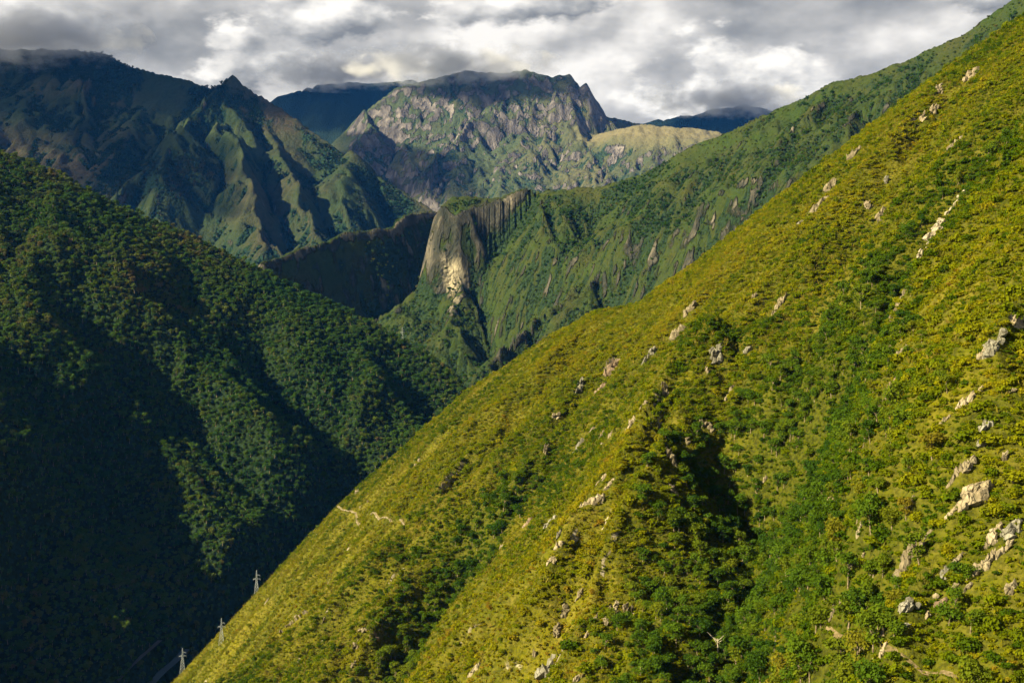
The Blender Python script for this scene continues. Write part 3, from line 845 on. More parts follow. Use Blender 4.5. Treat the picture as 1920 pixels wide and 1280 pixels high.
def outcrop(px, py, w, h, tone, label, n=None, lean=0.35, group=None):
    """outcrop about w x h photograph pixels across, of broken blocks half sunk in the slope"""
    c = T1.hit(px, py)
    if c is None:
        return None
    d = c[1]; W = 1.15 * w * d / FOC; Hh = 1.12 * h * d / FOC
    g = Vector((float(T1.sample(c[0], c[1], gx1)), float(T1.sample(c[0], c[1], gy1)), 0))
    up = Vector((g.x, g.y, g.length_squared)).normalized()          # up the fall line
    axis = (Vector((0, 0, 1)) * (1 - lean) + up * lean).normalized()
    side = Vector((1, 0.25, 0)); side = (side - axis * side.dot(axis)).normalized()
    outn = side.cross(axis)
    if outn.dot(Vector((-c[0], -c[1], -c[2]))) < 0: outn = -outn
    root = link('rock_outcrop', None); root.location = c
    tag(root, label, 'rock', group)
    if not label.startswith('small weathered') and not group:
        NOTABLE.append((c[0], c[1], short_name(label)))
    n = max(3, int((n or 3) * 2.0 + max(w, h) / 9.0))
    for i in range(n):
        if n == 1: a, b, f = 0, 0, 1.0
        else:
            b = (i + 0.5) / n - 0.5 + rock_rng.uniform(-0.08, 0.08)
            a = rock_rng.uniform(-0.42, 0.42) if W < Hh * 1.4 else (b + rock_rng.uniform(-0.1, 0.1))
            if W >= Hh * 1.4: b = a * 0.5 + rock_rng.uniform(-0.25, 0.25)
            f = 1.0
        loc = side * (a * W * 0.8) + axis * (b * Hh * 0.95)
        zz = float(T1.sample(c[0] + loc.x, c[1] + loc.y)) - (c[2] + loc.z)
        loc = loc + Vector((0, 0, zz * 0.85)) + outn * (0.3 + 0.10 * min(W, Hh) * rock_rng.uniform(-1.0, 1.8))
        sw = W * (rock_rng.uniform(0.30, 0.70) if W < 4 else rock_rng.uniform(0.20, 0.48)); sh = min(Hh * 0.9, max(Hh / n * rock_rng.uniform(2.5, 5.5), sw * 1.3))
        if W >= Hh * 1.4: sw = W / n * rock_rng.uniform(1.6, 3.2); sh = Hh * rock_rng.uniform(0.4, 0.95)
        sd = min(sw, sh) * rock_rng.uniform(0.75, 1.05)
        R = Matrix((side, outn, axis)).transposed().to_4x4() @ Matrix.Rotation(rock_rng.uniform(-0.35, 0.35), 4, 'Y') @ Matrix.Rotation(rock_rng.uniform(-0.3, 0.3), 4, 'Z')
        piece('rock_block', root, tone, loc, R.to_euler(), (max(sw, 0.8), max(sd, 1.0), max(sh, 0.8)), rock_rng.randrange(9))
    for q in np.linspace(-0.5, 0.5, max(1, int(Hh / max(W, 1.0)) + 1)):
        p = axis * (q * Hh * 0.8)
        CLEAR.append((c[0] + p.x, c[1] + p.y, 0.38 * W + 0.3))
        CLEAR.append((c[0] + p.x + outn.x * 2.2, c[1] + p.y + outn.y * 2.2, 0.36 * W + 0.3))
    return root
S = 'small weathered %s rock outcrop half buried among shrubs on the sunlit hillside'
GR = 'small outcrops on the sunlit hillside'
OUT = [
 (1818, 146, 24, 52, 'pale', 'white faced crag high on the sunlit hillside, set furthest up the slope', 4),
 (1762, 172, 15, 36, 'pale', 'narrow pale crag just below the highest white faced crag', 3),
 (1749, 209, 18, 32, 'pale', 'upper white crag of a bright pair near the upper edge', 2),
 (1731, 224, 16, 28, 'pale', 'lower white crag of a bright pair near the upper edge', 2),
 (1787, 276, 24, 46, 'tan', 'two toned split crag in grey and tan above the white rock slide', 4),
 (1600, 290, 22, 44, 'tan', 'leaning tan rock ledge close to the upper edge of the slope', 4),
 (1663, 340, 12, 18, 'grey', S % 'grey', 2), (1560, 345, 34, 26, 'tan', S % 'tan', 3), (1540, 385, 40, 30, 'tan', S % 'tan', 4), (1500, 420, 18, 16, 'grey', S % 'grey', 2),
 (1625, 388, 22, 18, 'pale', 'pale broken ledge just above a triangular tan crag', 3), (1650, 408, 24, 44, 'tan', 'triangular tan crag with shrubs on both sides, level with the rock slide', 3),
 (1465, 567, 20, 46, 'pale', 'narrow pale leaning crag in the middle of the slope above the wooded gully', 4), (1450, 590, 12, 16, 'tan', S % 'tan', 2),
 (1690, 562, 40, 26, 'tan', 'tan block cluster below the foot of the white rock slide', 5), (1410, 560, 12, 20, 'tan', S % 'tan', 2),
 (1290, 585, 24, 34, 'tan', 'tan broken crag with a stepped face below the shoulder', 4), (1268, 628, 30, 40, 'tan', 'stepped tan ledges falling below the broken crag under the shoulder', 4),
 (1342, 668, 24, 64, 'grey', 'tall smooth grey slab leaning uphill, standing alone', 3), (1326, 700, 8, 18, 'pale', S % 'pale', 1),
 (1405, 658, 24, 18, 'grey', S % 'grey', 2), (1088, 728, 16, 42, 'grey', 'narrow dark streaked ledge high on the grassy spur', 4),
 (1150, 690, 30, 62, 'red', 'long brown bare rock band slanting down the grassy spur', 5), (1128, 730, 26, 24, 'red', S % 'brown', 3),
 (1225, 660, 20, 26, 'grey', S % 'grey', 3), (1208, 680, 12, 26, 'grey', S % 'grey', 2), (1245, 730, 14, 22, 'tan', S % 'tan', 2),
 (1183, 797, 24, 34, 'pale', 'pale two pointed crag in the middle of the grassy spur', 4), (1040, 783, 20, 16, 'pale', S % 'pale', 2), (1205, 760, 12, 14, 'pale', S % 'pale', 1),
 (1086, 838, 22, 40, 'grey', 'grey dome shaped crag with a pale foot on the grassy spur', 3), (1112, 806, 16, 12, 'tan', S % 'tan', 1), (1130, 815, 14, 14, 'tan', S % 'tan', 2), (1145, 815, 14, 14, 'pale', S % 'pale', 1),
 (1107, 942, 24, 72, 'pale', 'tall pale slab split lengthwise, the longest on the lower grassy spur', 4), (1128, 900, 16, 22, 'pale', S % 'pale', 2), (1142, 912, 22, 18, 'pale', S % 'pale', 2),
 (1030, 982, 20, 42, 'grey', 'squat grey boulders stacked under a pale ledge on the spur', 3), (1048, 1003, 16, 22, 'grey', 'single rounded grey boulder beside stacked boulders', 1), (1052, 1022, 24, 18, 'pale', S % 'pale', 3), (1034, 1052, 22, 18, 'pale', S % 'pale', 3),
 (1258, 860, 16, 60, 'tan', 'slender tan pinnacle at the edge of the wooded gully', 4), (1262, 920, 12, 36, 'tan', S % 'tan', 3), (1288, 832, 12, 18, 'tan', S % 'tan', 2),
 (1325, 802, 24, 32, 'tan', 'flat topped tan crag above the wooded gully', 3), (1368, 738, 12, 52, 'tan', 'thin tan rock rib beside the head of the wooded gully', 4), (1312, 800, 8, 20, 'tan', S % 'tan', 1),
 (1660, 745, 30, 62, 'red', 'reddish overgrown crag facing the wooded gully', 4), (1690, 662, 24, 20, 'tan', S % 'tan', 2), (1668, 654, 14, 18, 'tan', S % 'tan', 2),
 (1862, 648, 40, 78, 'grey', 'big grey crag with a slanting top, the bulkiest on the hillside', 5), (1840, 668, 18, 34, 'pale', S % 'pale', 2), (1900, 610, 10, 20, 'pale', S % 'pale', 1),
 (1814, 752, 44, 32, 'pale', 'bright tipped pale ledge below the big grey crag', 4), (1766, 796, 18, 22, 'tan', S % 'tan', 2), (1848, 805, 24, 20, 'grey', S % 'grey', 2), (1838, 838, 20, 20, 'grey', S % 'grey', 2),
 (1806, 880, 34, 50, 'tan', 'tan block chain running down to a large dome shaped crag', 5), (1785, 905, 14, 34, 'tan', S % 'tan', 2), (1884, 862, 16, 18, 'tan', S % 'tan', 2),
 (1822, 932, 62, 50, 'pale', 'large pale dome shaped crag above the jointed cliff', 6), (1784, 966, 26, 18, 'pale', S % 'pale', 3),
 (1576, 914, 36, 36, 'red', 'reddish leaning block on the far bank of the wooded gully', 3), (1560, 935, 18, 14, 'red', S % 'reddish', 2), (1548, 952, 16, 14, 'red', S % 'reddish', 1), (1708, 947, 16, 26, 'tan', S % 'tan', 2),
 (1705, 1045, 44, 70, 'tan', 'large knobbly tan crag with a narrow tail below it', 6), (1732, 1020, 30, 24, 'tan', S % 'tan', 3), (1686, 1092, 20, 40, 'tan', S % 'tan', 3), (1672, 1136, 14, 22, 'grey', S % 'grey', 2),
 (1862, 1010, 30, 60, 'pale', 'slim pale buttress beside the columns of the jointed cliff', 4), (1895, 1000, 46, 36, 'grey', 'overhanging grey block on top of the jointed pale cliff', 4), (1868, 1045, 50, 36, 'pale', 'jointed pale cliff face with upright columns', 6), (1836, 1075, 34, 36, 'pale', 'low pale wall under the jointed cliff columns', 4),
 (1598, 1062, 14, 30, 'grey', S % 'grey', 2), (1618, 1050, 8, 8, 'pale', S % 'pale', 1), (1772, 1075, 18, 36, 'grey', S % 'grey', 3), (1795, 1050, 26, 18, 'tan', S % 'tan', 3), (1790, 1105, 18, 18, 'tan', S % 'tan', 2), (1812, 1105, 10, 18, 'tan', S % 'tan', 1),
 (1704, 1138, 40, 34, 'grey', 'broad grey slab in several pieces below the knobbly tan crag', 4), (1736, 1163, 12, 18, 'pale', 'small bright white block under the broad grey slab', 1), (1764, 1132, 22, 22, 'red', S % 'reddish', 2), (1755, 1120, 12, 12, 'pale', S % 'pale', 1),
 (1692, 1182, 30, 12, 'grey', S % 'grey', 3), (1655, 1222, 14, 20, 'pale', 'white path block at the bend of the lower footpath', 2), (1652, 1196, 12, 18, 'grey', S % 'grey', 2), (1890, 1108, 24, 34, 'tan', S % 'tan', 3),
 (1560, 1150, 8, 30, 'tan', S % 'tan', 2), (1576, 1128, 8, 22, 'tan', S % 'tan', 2), (1895, 740, 20, 12, 'tan', S % 'tan', 2), (1610, 1000, 12, 20, 'tan', S % 'tan', 1),
 (1132, 1166, 24, 20, 'tan', S % 'tan', 3), (1150, 1150, 20, 40, 'tan', S % 'tan', 3), (1178, 1150, 24, 40, 'tan', S % 'tan', 3), (1098, 1195, 10, 18, 'pale', 'pointed white block on the lower grassy spur', 1), (1115, 1160, 8, 22, 'tan', S % 'tan', 1),
 (1086, 1120, 10, 34, 'tan', S % 'tan', 2), (1060, 1150, 14, 46, 'tan', 'thin tan ledge running down the lower spur', 4), (1045, 1185, 14, 40, 'tan', S % 'tan', 3), (1022, 1262, 46, 36, 'grey', 'broad grey crag at the foot of the thin tan ledge', 4), (1000, 1228, 10, 20, 'tan', S % 'tan', 1),
 (1085, 1272, 22, 18, 'pale', S % 'pale', 2), (892, 1256, 24, 26, 'pale', S % 'pale', 3), (940, 1026, 12, 16, 'tan', S % 'tan', 1), (985, 985, 24, 20, 'red', S % 'brown', 2), (1076, 925, 12, 12, 'pale', S % 'pale', 1),
 (690, 1182, 36, 14, 'tan', 'curved tan ledge on the lower slope near the pylons', 4), (668, 1212, 12, 32, 'tan', S % 'tan', 3), (662, 1246, 8, 18, 'pale', S % 'pale', 2), (706, 1196, 14, 14, 'red', S % 'brown', 1),
 (1022, 845, 8, 40, 'tan', S % 'tan', 3), (785, 866, 12, 8, 'pale', S % 'pale', 1), (670, 923, 10, 7, 'pale', 'white path stone above the path on the outer spur', 1), (688, 928, 7, 6, 'pale', S % 'pale', 1), (595, 1004, 6, 12, 'pale', S % 'pale', 1), (690, 940, 6, 5, 'pale', S % 'pale', 1), (676, 950, 8, 8, 'pale', S % 'pale', 1),
 (605, 1165, 6, 14, 'pale', S % 'pale', 1), (735, 875, 8, 14, 'pale', S % 'pale', 1), (500, 1128, 6, 14, 'pale', S % 'pale', 1), (556, 1155, 10, 8, 'pale', S % 'pale', 1),
 (1432, 905, 10, 12, 'pale', S % 'pale', 1), (560, 1240, 10, 8, 'tan', S % 'tan', 1), (1395, 300, 10, 14, 'tan', S % 'tan', 1), (1900, 905, 8, 8, 'pale', S % 'pale', 1),
]
for (px_, py_, w_, h_, tone_, lab_, n_) in OUT:
    sm = lab_.startswith('small weathered')
    outcrop(px_, py_, w_, h_, tone_, lab_, n_, 0.45, GR + ' of ' + tone_ + ' stone' if sm else None)
# the white rock slide: separate slabs down a chute
slide = [(1804, 368, 12, 9), (1794, 382, 10, 12), (1788, 394, 12, 10), (1778, 408, 14, 12), (1769, 422, 18, 14), (1757, 434, 24, 16), (1747, 446, 22, 14), (1740, 456, 16, 12), (1730, 474, 12, 9), (1724, 484, 12, 8)]
for (px_, py_, w_, h_) in slide:
    outcrop(px_, py_, w_ * 1.35, h_ * 1.5, 'white', 'white slab of the narrow rock slide on the upper hillside', 2, 0.9, 'slabs of the white rock slide')
# a bare streak of soil near the pylons
for k, (px_, py_) in enumerate(((572, 1150), (562, 1158), (552, 1166), (541, 1174), (531, 1183))):
    outcrop(px_, py_, 13, 7, 'tan', 'flat tan slab in the bare streak above the pylons', 1, 0.95, 'slabs of the bare streak near the pylons')

# ------------------------------------------------------------------ footpaths across the right hillside
pm = NT('path_stone'); pp_ = pm.pos()
M_PATH = pm.principled(pm.ramp(pm.noise(pp_, 1.3, 6, 0.7), [(0.3, (0.13, 0.10, 0.045)), (0.5, (0.24, 0.19, 0.09)), (0.7, (0.40, 0.33, 0.18))]), 0.95, pm.bump(pm.noise(pp_, 0.8, 5), 0.8, 0.4))
me_ = NT('path_earth')
M_EARTH = me_.principled(me_.ramp(me_.noise(me_.pos(), 0.9, 6, 0.7), [(0.35, (0.05, 0.05, 0.012)), (0.5, (0.12, 0.09, 0.04)), (0.7, (0.24, 0.19, 0.10))]), 0.95)
def footpath(pix, width, label, wall=1.3):
    pts = T1.path(pix)
    line = []
    for a, b in zip(pts[:-1], pts[1:]):
        m = max(1, int(np.hypot(*(b - a)[:2]) / 2.0))
        line += [a + (b - a) * k / m for k in range(m)]
    line.append(pts[-1])
    line = np.array(line)
    line[:, 2] = T1.sample(line[:, 0], line[:, 1])
    for _ in range(4):
        line[1:-1] = (line[:-2] + 2 * line[1:-1] + line[2:]) / 4
    V, Wv = [], []
    for i in range(len(line)):
        t = line[min(i + 1, len(line) - 1)] - line[max(i - 1, 0)]
        nrm = np.array([-t[1], t[0], 0]); nrm /= np.linalg.norm(nrm) + 1e-9
        g = np.array([float(T1.sample(line[i][0], line[i][1], gx1)), float(T1.sample(line[i][0], line[i][1], gy1)), 0])
        if nrm @ g > 0: nrm = -nrm                      # points downhill
        j = (hash((i * 7919) % 1013) % 100) / 100.0
        w = width * (0.75 + 0.5 * j)
        o_ = line[i] + np.array([0, 0, 0.8 if wall > 0 else 0.35])
        V += [o_ - nrm * w * 0.6 + np.array([0, 0, 0.25]), o_ + nrm * w * 0.6]
        Wv += [o_ + nrm * (w * 0.6 + 0.02) + np.array([0, 0, 0.12 + 0.2 * j]), o_ + nrm * (w * 0.6 + 0.35) - np.array([0, 0, wall * (0.7 + 0.6 * j)])]
        CLEAR.append((line[i][0], line[i][1], width * 0.5 + 0.5)); CLEAR.append((line[i][0] + nrm[0] * 2.2, line[i][1] + nrm[1] * 2.2, 2.0 if wall > 0 else 0.8))
    n = len(line)
    V = np.array(V)
    if wall <= 0:                                        # a worn line in the turf: lies on the slope itself
        V[:, 2] = T1.sample(V[:, 0], V[:, 1]) + 0.22
    F = np.array([(2 * i, 2 * i + 1, 2 * i + 3, 2 * i + 2) for i in range(n - 1)])
    o = link('footpath', mesh_np('footpath', np.array(V), F, [M_PATH if wall > 0 else M_EARTH]))
    tag(o, label, 'path', kind='structure')
    if wall > 0:
      link('retaining_wall', mesh_np('retaining_wall', np.array(Wv), F, [ROCK['tan']]), o)
footpath([(641, 928), (635, 940), (634, 950), (648, 957), (668, 961), (700, 962), (722, 972), (735, 978), (755, 980), (785, 976)], 1.5, 'narrow pale stone footpath rounding the outer spur', 0.8)
footpath([(1548, 1182), (1575, 1192), (1600, 1200), (1625, 1212), (1655, 1232), (1690, 1246), (1770, 1262), (1830, 1285)], 0.6, 'earthen footpath below the broad grey slab', 0.0)

# ------------------------------------------------------------------ lattice pylons
ms = NT('galvanised_steel'); M_STEEL = ms.principled((0.36, 0.39, 0.38), 0.5, None, 0.4, 0.0)
def bars(name, segs, r, parent):
    V, F = [], []
    for a, b in segs:
        v, f = tube([a, b], [r, r], 4)
        F += [tuple(i + len(V) for i in q) for q in f]; V += v
    return link(name, mesh_np(name, np.array(V), np.array(F), [M_STEEL]), parent)
def pylon(base, H, rot, label):
    root = link('pylon', None); root.location = base; root.rotation_euler = (0, 0, rot)
    tag(root, label, 'pylon', 'lattice pylons along the valley')
    def hw(z): return 2.5 + (0.75 - 2.5) * min(z / (0.62 * H), 1.0) if z < 0.62 * H else 0.75 - 0.55 * (z - 0.62 * H) / (0.38 * H)
    lv = [-1.5] + [0.62 * H * (1 - (1 - k / 6.0) ** 1.25) for k in range(1, 7)]
    up = [0.62 * H + 0.38 * H * k / 5.0 for k in range(0, 6)]
    corner = lambda z, k: ((hw(z)) * (1 if k in (0, 3) else -1), hw(z) * (1 if k in (0, 1) else -1), z)
    for k in range(4):
        bars('leg', [(corner(lv[0], k), corner(lv[-1], k))], 0.17, root)
    br = []
    for za, zb in zip(lv[:-1], lv[1:]):
        for k in range(4):
            k2 = (k + 1) % 4
            br += [(corner(za, k), corner(zb, k2)), (corner(za, k2), corner(zb, k)), (corner(zb, k), corner(zb, k2))]
    bars('bracing', br, 0.08, root)
    mb = []
    for za, zb in zip(up[:-1], up[1:]):
        for k in range(4):
            k2 = (k + 1) % 4
            mb += [(corner(za, k), corner(zb, k)), (corner(za, k), corner(zb, k2))]
    bars('mast', mb, 0.11, root)
    for zf, sgn, L in ((0.80, 1, 3.4), (0.66, 1, 3.8), (0.66, -1, 3.4)):
        z = zf * H; h = hw(z)
        arm = bars('crossarm', [((h * sgn, h, z), (sgn * L, 0, z)), ((h * sgn, -h, z), (sgn * L, 0, z)), ((h * sgn, 0, z + 1.1), (sgn * L, 0, z)), ((h * sgn * 1.6, h * 0.6, z), (h * sgn * 1.6, -h * 0.6, z))], 0.14, root)
        bars('insulator', [((sgn * L * 0.97, 0, z), (sgn * L * 0.97, 0, z - 1.3))], 0.12, arm)
p1 = P(481, 1116, 1296); pylon((p1[0], p1[1], p1[2] - 1.0), 27.0, 0.15, 'steel lattice pylon at the spur edge, the highest of three on the lower spur')
p2 = T1.hit(415, 1206); pylon(tuple(p2), 25.0, 0.2, 'steel lattice pylon standing on sunlit grass between two others on the lower spur')
p3 = P(342, 1256, 1306); pylon((p3[0], p3[1], p3[2] - 1.5), 24.5, 0.25, 'steel lattice pylon against the dark valley, the lowest on the spur')
p4 = P(754, 642, 2236); pylon((p4[0], p4[1], float(T2.sample(p4[0], p4[1]))), 26.0, 0.1, 'small distant steel lattice pylon on the wooded crest below the cliffs')
for p in (p1, p2, p3): CLEAR.append((p[0], p[1], 3.0))
# right hillside ------------------------------------------------
x, y, z = candidates(T1, 1500000)
i = spread(x, y, 1.0); x, y, z = x[i], y[i], z[i]
wd = T1.sample(x, y, wood1); cc = T1.sample(x, y, conc1); px, py = project(x, y, z)
crest_d = T1.sample(x, y, cd1)
lush = T1.sample(x, y, lush1)
u = rng.random(len(x))
free = np.ones(len(x), bool); free2 = np.ones(len(x), bool)
for cx_, cy_, rr_ in CLEAR:
    dd_ = (x - cx_) ** 2 + (y - cy_) ** 2
    free &= dd_ > rr_ * rr_; free2 &= dd_ > (0.5 * rr_) ** 2
u2 = rng.random(len(x))
near = ss(-y, -760, -420)                                   # closer ground gets finer cover as well
is_tree = free & (wd > 0.22) & (u < wd * 0.06)
is_shrub = free & ~is_tree & (u < 0.06 + 0.30 * lush + 0.06 * wd)
is_small = free2 & ~is_tree & ~is_shrub & (u2 < 0.16 + 0.6 * near + 0.15 * wd)
is_tuft = free2 & ~is_tree & ~is_shrub & ~is_small & (u > 0.62) & (wd < 0.6)
small_sel = np.where(is_small)[0]
tree_sel = np.where(is_tree)[0]; shrub_sel = np.where(is_shrub)[0]; tuft_sel = np.where(is_tuft)[0]

def instance_arrays(idx, smin, smax, zs, seed, tilt=0.12, patch=60):
    n = len(idx)
    s = smin + (smax - smin) * rng.random(n) ** 1.6
    sc = np.stack([s, s * (0.85 + 0.3 * rng.random(n)), s * zs * (0.75 + 0.5 * rng.random(n))], 1)
    tn = np.clip(0.45 + 0.45 * fbm(x[idx] / patch, y[idx] / patch, 3, seed) + 0.45 * fbm(x[idx] / (patch * 4), y[idx] / (patch * 4), 2, seed + 7) + 0.16 * rng.normal(size=n), 0, 1)
    return rng.random(n) * 6.283, rng.normal(size=(n, 2)) * tilt, sc, tn

def open_shift(idx):
    """drier, yellower plants on the open spur"""
    return 0.30 * (0.50 - T1.sample(x[idx], y[idx], lush1))

def beside(i, far):
    """the nearest crag one can name, for labels"""
    q = min(NOTABLE, key=lambda n_: (n_[0] - x[i]) ** 2 + (n_[1] - y[i]) ** 2)
    return ' near the ' + q[2] if math.hypot(q[0] - x[i], q[1] - y[i]) < far else ''
pts = np.stack([x, y, z], 1)
rz, tl, sc, tn = instance_arrays(tuft_sel, 0.8, 1.9, 1.0, 95, 0.2, 40)
scatter('grass_tufts', pts[tuft_sel], rz, tl, sc, tn, tuft_meshes, 'yellow green grass tufts covering the sunlit hillside', 'grass')

rz, tl, sc, tn = instance_arrays(small_sel, 0.5, 1.25, 0.9, 96, 0.15, 35)
tn = np.clip(tn + open_shift(small_sel) - 0.2 * T1.sample(x[small_sel], y[small_sel], wood1), 0, 1)
scatter('undergrowth', pts[small_sel], rz, tl, sc, tn, small_meshes, 'low leafy undergrowth between the shrubs of the sunlit hillside', 'undergrowth')

def pick_largest(idx, size, n=300):
    """the n that show largest, inside the frame"""
    px, py = project(x[idx], y[idx], z[idx])
    inside = (px > 8) & (px < 1912) & (py > 8) & (py < 1290)
    sz = np.where(inside, size / y[idx], 0)
    return np.argsort(-sz)[:n]

# shrubs: the 300 that show largest are things, the rest one mass
rz, tl, sc, tn = instance_arrays(shrub_sel, 0.8, 2.8, 0.95, 97)
sz = 0.62 + 0.38 * ss(T1.sample(x[shrub_sel], y[shrub_sel], lush1), 0.25, 0.75) + 0.45 * (rng.random(len(shrub_sel)) > 0.93)
sc = sc * sz[:, None]
tn = np.clip(tn + open_shift(shrub_sel) - 0.25 * T1.sample(x[shrub_sel], y[shrub_sel], wood1), 0, 1)
top = pick_largest(shrub_sel, sc[:, 0])
rest = np.setdiff1d(np.arange(len(shrub_sel)), top)
scatter('shrub_cover', pts[shrub_sel[rest]], rz[rest], tl[rest], sc[rest], tn[rest], shrub_meshes, 'dense olive and green low shrubs covering the sunlit hillside', 'shrubs')
TN = [(0.30, 'dark green'), (0.52, 'fresh green'), (0.75, 'yellow green'), (2.0, 'rusty ochre')]
for k in top:
    i = shrub_sel[k]
    o = link('shrub', shrub_meshes[rng.integers(0, 6)])
    o.location = pts[i]; o.rotation_euler = (tl[k, 0], tl[k, 1], rz[k]); o.scale = sc[k]
    o['tint'] = float(tn[k])
    cn = next(c_ for v_, c_ in TN if tn[k] < v_)
    where = 'by the wooded gully' if T1.sample(x[i], y[i], wood1) > 0.3 else ('beyond the gully' if x[i] > 0.16 * y[i] else 'on the open slope')
    bs = beside(i, 45)
    szw = 'large ' if sc[k, 0] > 2.7 else ''
    tag(o, szw + cn + ' rounded shrub ' + (bs.strip() + ' ' + where if bs else where + ' on the sunlit hillside'), 'shrub', cn + ' shrubs ' + where + bs)

# trees in the gullies: the same
rz, tl, sc, tn = instance_arrays(tree_sel, 0.6, 1.3, 1.0, 99, 0.08)
top = pick_largest(tree_sel, sc[:, 0])
rest = np.setdiff1d(np.arange(len(tree_sel)), top)
scatter('gully_wood', pts[tree_sel[rest]], rz[rest], tl[rest], sc[rest], tn[rest], near_tree_joined, 'dense green trees filling the gullies of the sunlit hillside', 'trees')
for k in top:
    i = tree_sel[k]
    t = link('tree', None)
    t.location = pts[i]; t.rotation_euler = (tl[k, 0], tl[k, 1], rz[k]); t.scale = sc[k]
    v = rng.integers(0, 6)
    link('trunk', near_tree[v][0], t)
    cr_ = link('crown', near_tree[v][1], t); cr_['tint'] = float(tn[k])
    cn = 'dark green' if tn[k] < 0.33 else ('bright green' if tn[k] < 0.6 else 'olive yellow')
    where = 'in the deep wooded gully' if T1.sample(x[i], y[i], gm) < 80 else ('in the small wooded hollow of the lower slope' if T1.sample(x[i], y[i], gl) < 60 else 'along the chute below the rock slide')
    bs = beside(i, 60)
    szw = 'tall ' if sc[k, 2] > 1.05 else ('small ' if sc[k, 2] < 0.72 else '')
    wsh = where.replace('the small wooded hollow of the lower slope', 'the small wooded hollow').replace('the deep wooded gully', 'the deep gully') if bs else where
    tag(t, szw + cn + ' leafy tree ' + wsh + bs, 'tree', szw + cn + ' trees ' + wsh + bs)

# one bare tree low in the gully
def bare_tree(px, py, H, label):
    c = T1.hit(px, py)
    r = random.Random(5)
    root = link('bare_tree', None); root.location = c
    tag(root, label, 'tree')
    v, f = tube([(0, 0, -0.5), (0.2, 0, H * 0.35), (0.1, 0.2, H * 0.75)], [0.3, 0.22, 0.12])
    link('trunk', mesh_np('bare_trunk', np.array(v), np.array(f), [M_PALEBARK], smooth=True), root)
    for b in range(8):
        a = b * 2.4; h0 = H * r.uniform(0.3, 0.72); L = H * r.uniform(0.25, 0.45)
        p0 = (0.15, 0.1, h0); p1 = (math.cos(a) * L * 0.6, math.sin(a) * L * 0.6, h0 + L * 0.35); p2 = (math.cos(a + 0.3) * L, math.sin(a + 0.3) * L, h0 + L * 0.8)
        v, f = tube([p0, p1, p2], [0.12, 0.09, 0.04])
        link('branch', mesh_np('bare_branch', np.array(v), np.array(f), [M_PALEBARK], smooth=True), root)
tpb = NT('pale_bark'); M_PALEBARK = tpb.principled((0.42, 0.36, 0.24), 0.9)
bare_tree(1345, 1232, 9.0, 'leafless pale barked tree standing low in the wooded gully')

def forest(T, n, cell, keepfun, name, label, smin, smax, seed, patch, mats=far_tree, cat='trees', tshift=0.0):
    global x, y, z
    x, y, z = candidates(T, n, 60)
    i = spread(x, y, cell); x, y, z = x[i], y[i], z[i]
    k = keepfun(x, y); x, y, z = x[k], y[k], z[k]
    idx = np.arange(len(x))
    rz, tl, sc, tn = instance_arrays(idx, smin, smax, 1.0, seed, 0.06, patch)
    return scatter(name, np.stack([x, y, z - 1.0], 1), rz, tl, sc, np.clip(tn + tshift, 0, 1), mats, label, cat)
forest(T2, 420000, 4.4, lambda x, y: rng.random(len(x)) < 0.9, 'forest', 'dark evergreen forest covering the shaded hillside across the valley', 0.38, 1.2, 131, 130)
forest(T3, 200000, 7.0, lambda x, y: (T3.sample(x, y, forest3) + 0.08 * rng.normal(size=len(x)) > 0.55) & ((T3.sample(x, y, slope3) < 1.5) | (rng.random(len(x)) < 0.5)), 'ridge_wood', 'green woods on the middle ridge below the crest', 0.5, 1.0, 133, 150, tshift=-0.1)
forest(T3, 200000, 5.0, lambda x, y: (rng.random(len(x)) < 0.5) & ((T3.sample(x, y, rock3) < 0.25) | (rng.random(len(x)) < 0.45)) & (T3.sample(x, y, pale3) < 0.25), 'ridge_scrub', 'low green scrub on the grassy slopes of the middle ridge', 1.2, 3.4, 137, 90, mats=scrub_meshes, cat='scrub', tshift=0.12)
forest(T4, 200000, 11.0, lambda x, y: (T4.sample(x, y, forest4) + 0.06 * rng.normal(size=len(x)) > 0.55) & (T4.sample(x, y, slope4) < 1.5), 'mountain_wood', 'blue green woods in the hollows of the pointed mountain', 0.9, 1.7, 135, 300, mats=mtn_tree)

# ------------------------------------------------------------------ river and road at the bottom of the valley
def ribbon(T, pix, width, lift, name, mat, label, cat):
    pts = T.path(pix)
    line = []
    for a, b in zip(pts[:-1], pts[1:]):
        m = max(1, int(np.hypot(*(b - a)[:2]) / 6.0))
        line += [a + (b - a) * k / m for k in range(m)]
    line = np.array(line + [pts[-1]])
    for _ in range(6):
        line[1:-1] = (line[:-2] + 2 * line[1:-1] + line[2:]) / 4
    V = []
    for i in range(len(line)):
        t = line[min(i + 1, len(line) - 1)] - line[max(i - 1, 0)]
        nrm = np.array([-t[1], t[0], 0]); nrm /= np.linalg.norm(nrm) + 1e-9
        for s in (-1, 1):
            V.append(line[i] + nrm * s * width / 2 + np.array([0, 0, lift]))
    F = np.array([(2 * i, 2 * i + 1, 2 * i + 3, 2 * i + 2) for i in range(len(line) - 1)])
    return tag(link(name, mesh_np(name, np.array(V), F, [mat])), label, cat, kind='structure')
mw = NT('river_water'); M_WATER = mw.principled((0.10, 0.13, 0.14), 0.15, mw.bump(mw.noise(mw.pos(), 2.5, 4), 0.3, 0.2), 0.5)
ma = NT('asphalt'); M_ROAD = ma.principled(ma.mix(ma.noise(ma.pos(), 3.0, 4), (0.07, 0.07, 0.068), (0.12, 0.115, 0.105)), 0.9)
ribbon(T2, [(345, 1235), (328, 1258), (305, 1280), (270, 1310)], 16.0, 9.0, 'river', M_WATER, 'narrow dark river at the bottom of the valley', 'river')
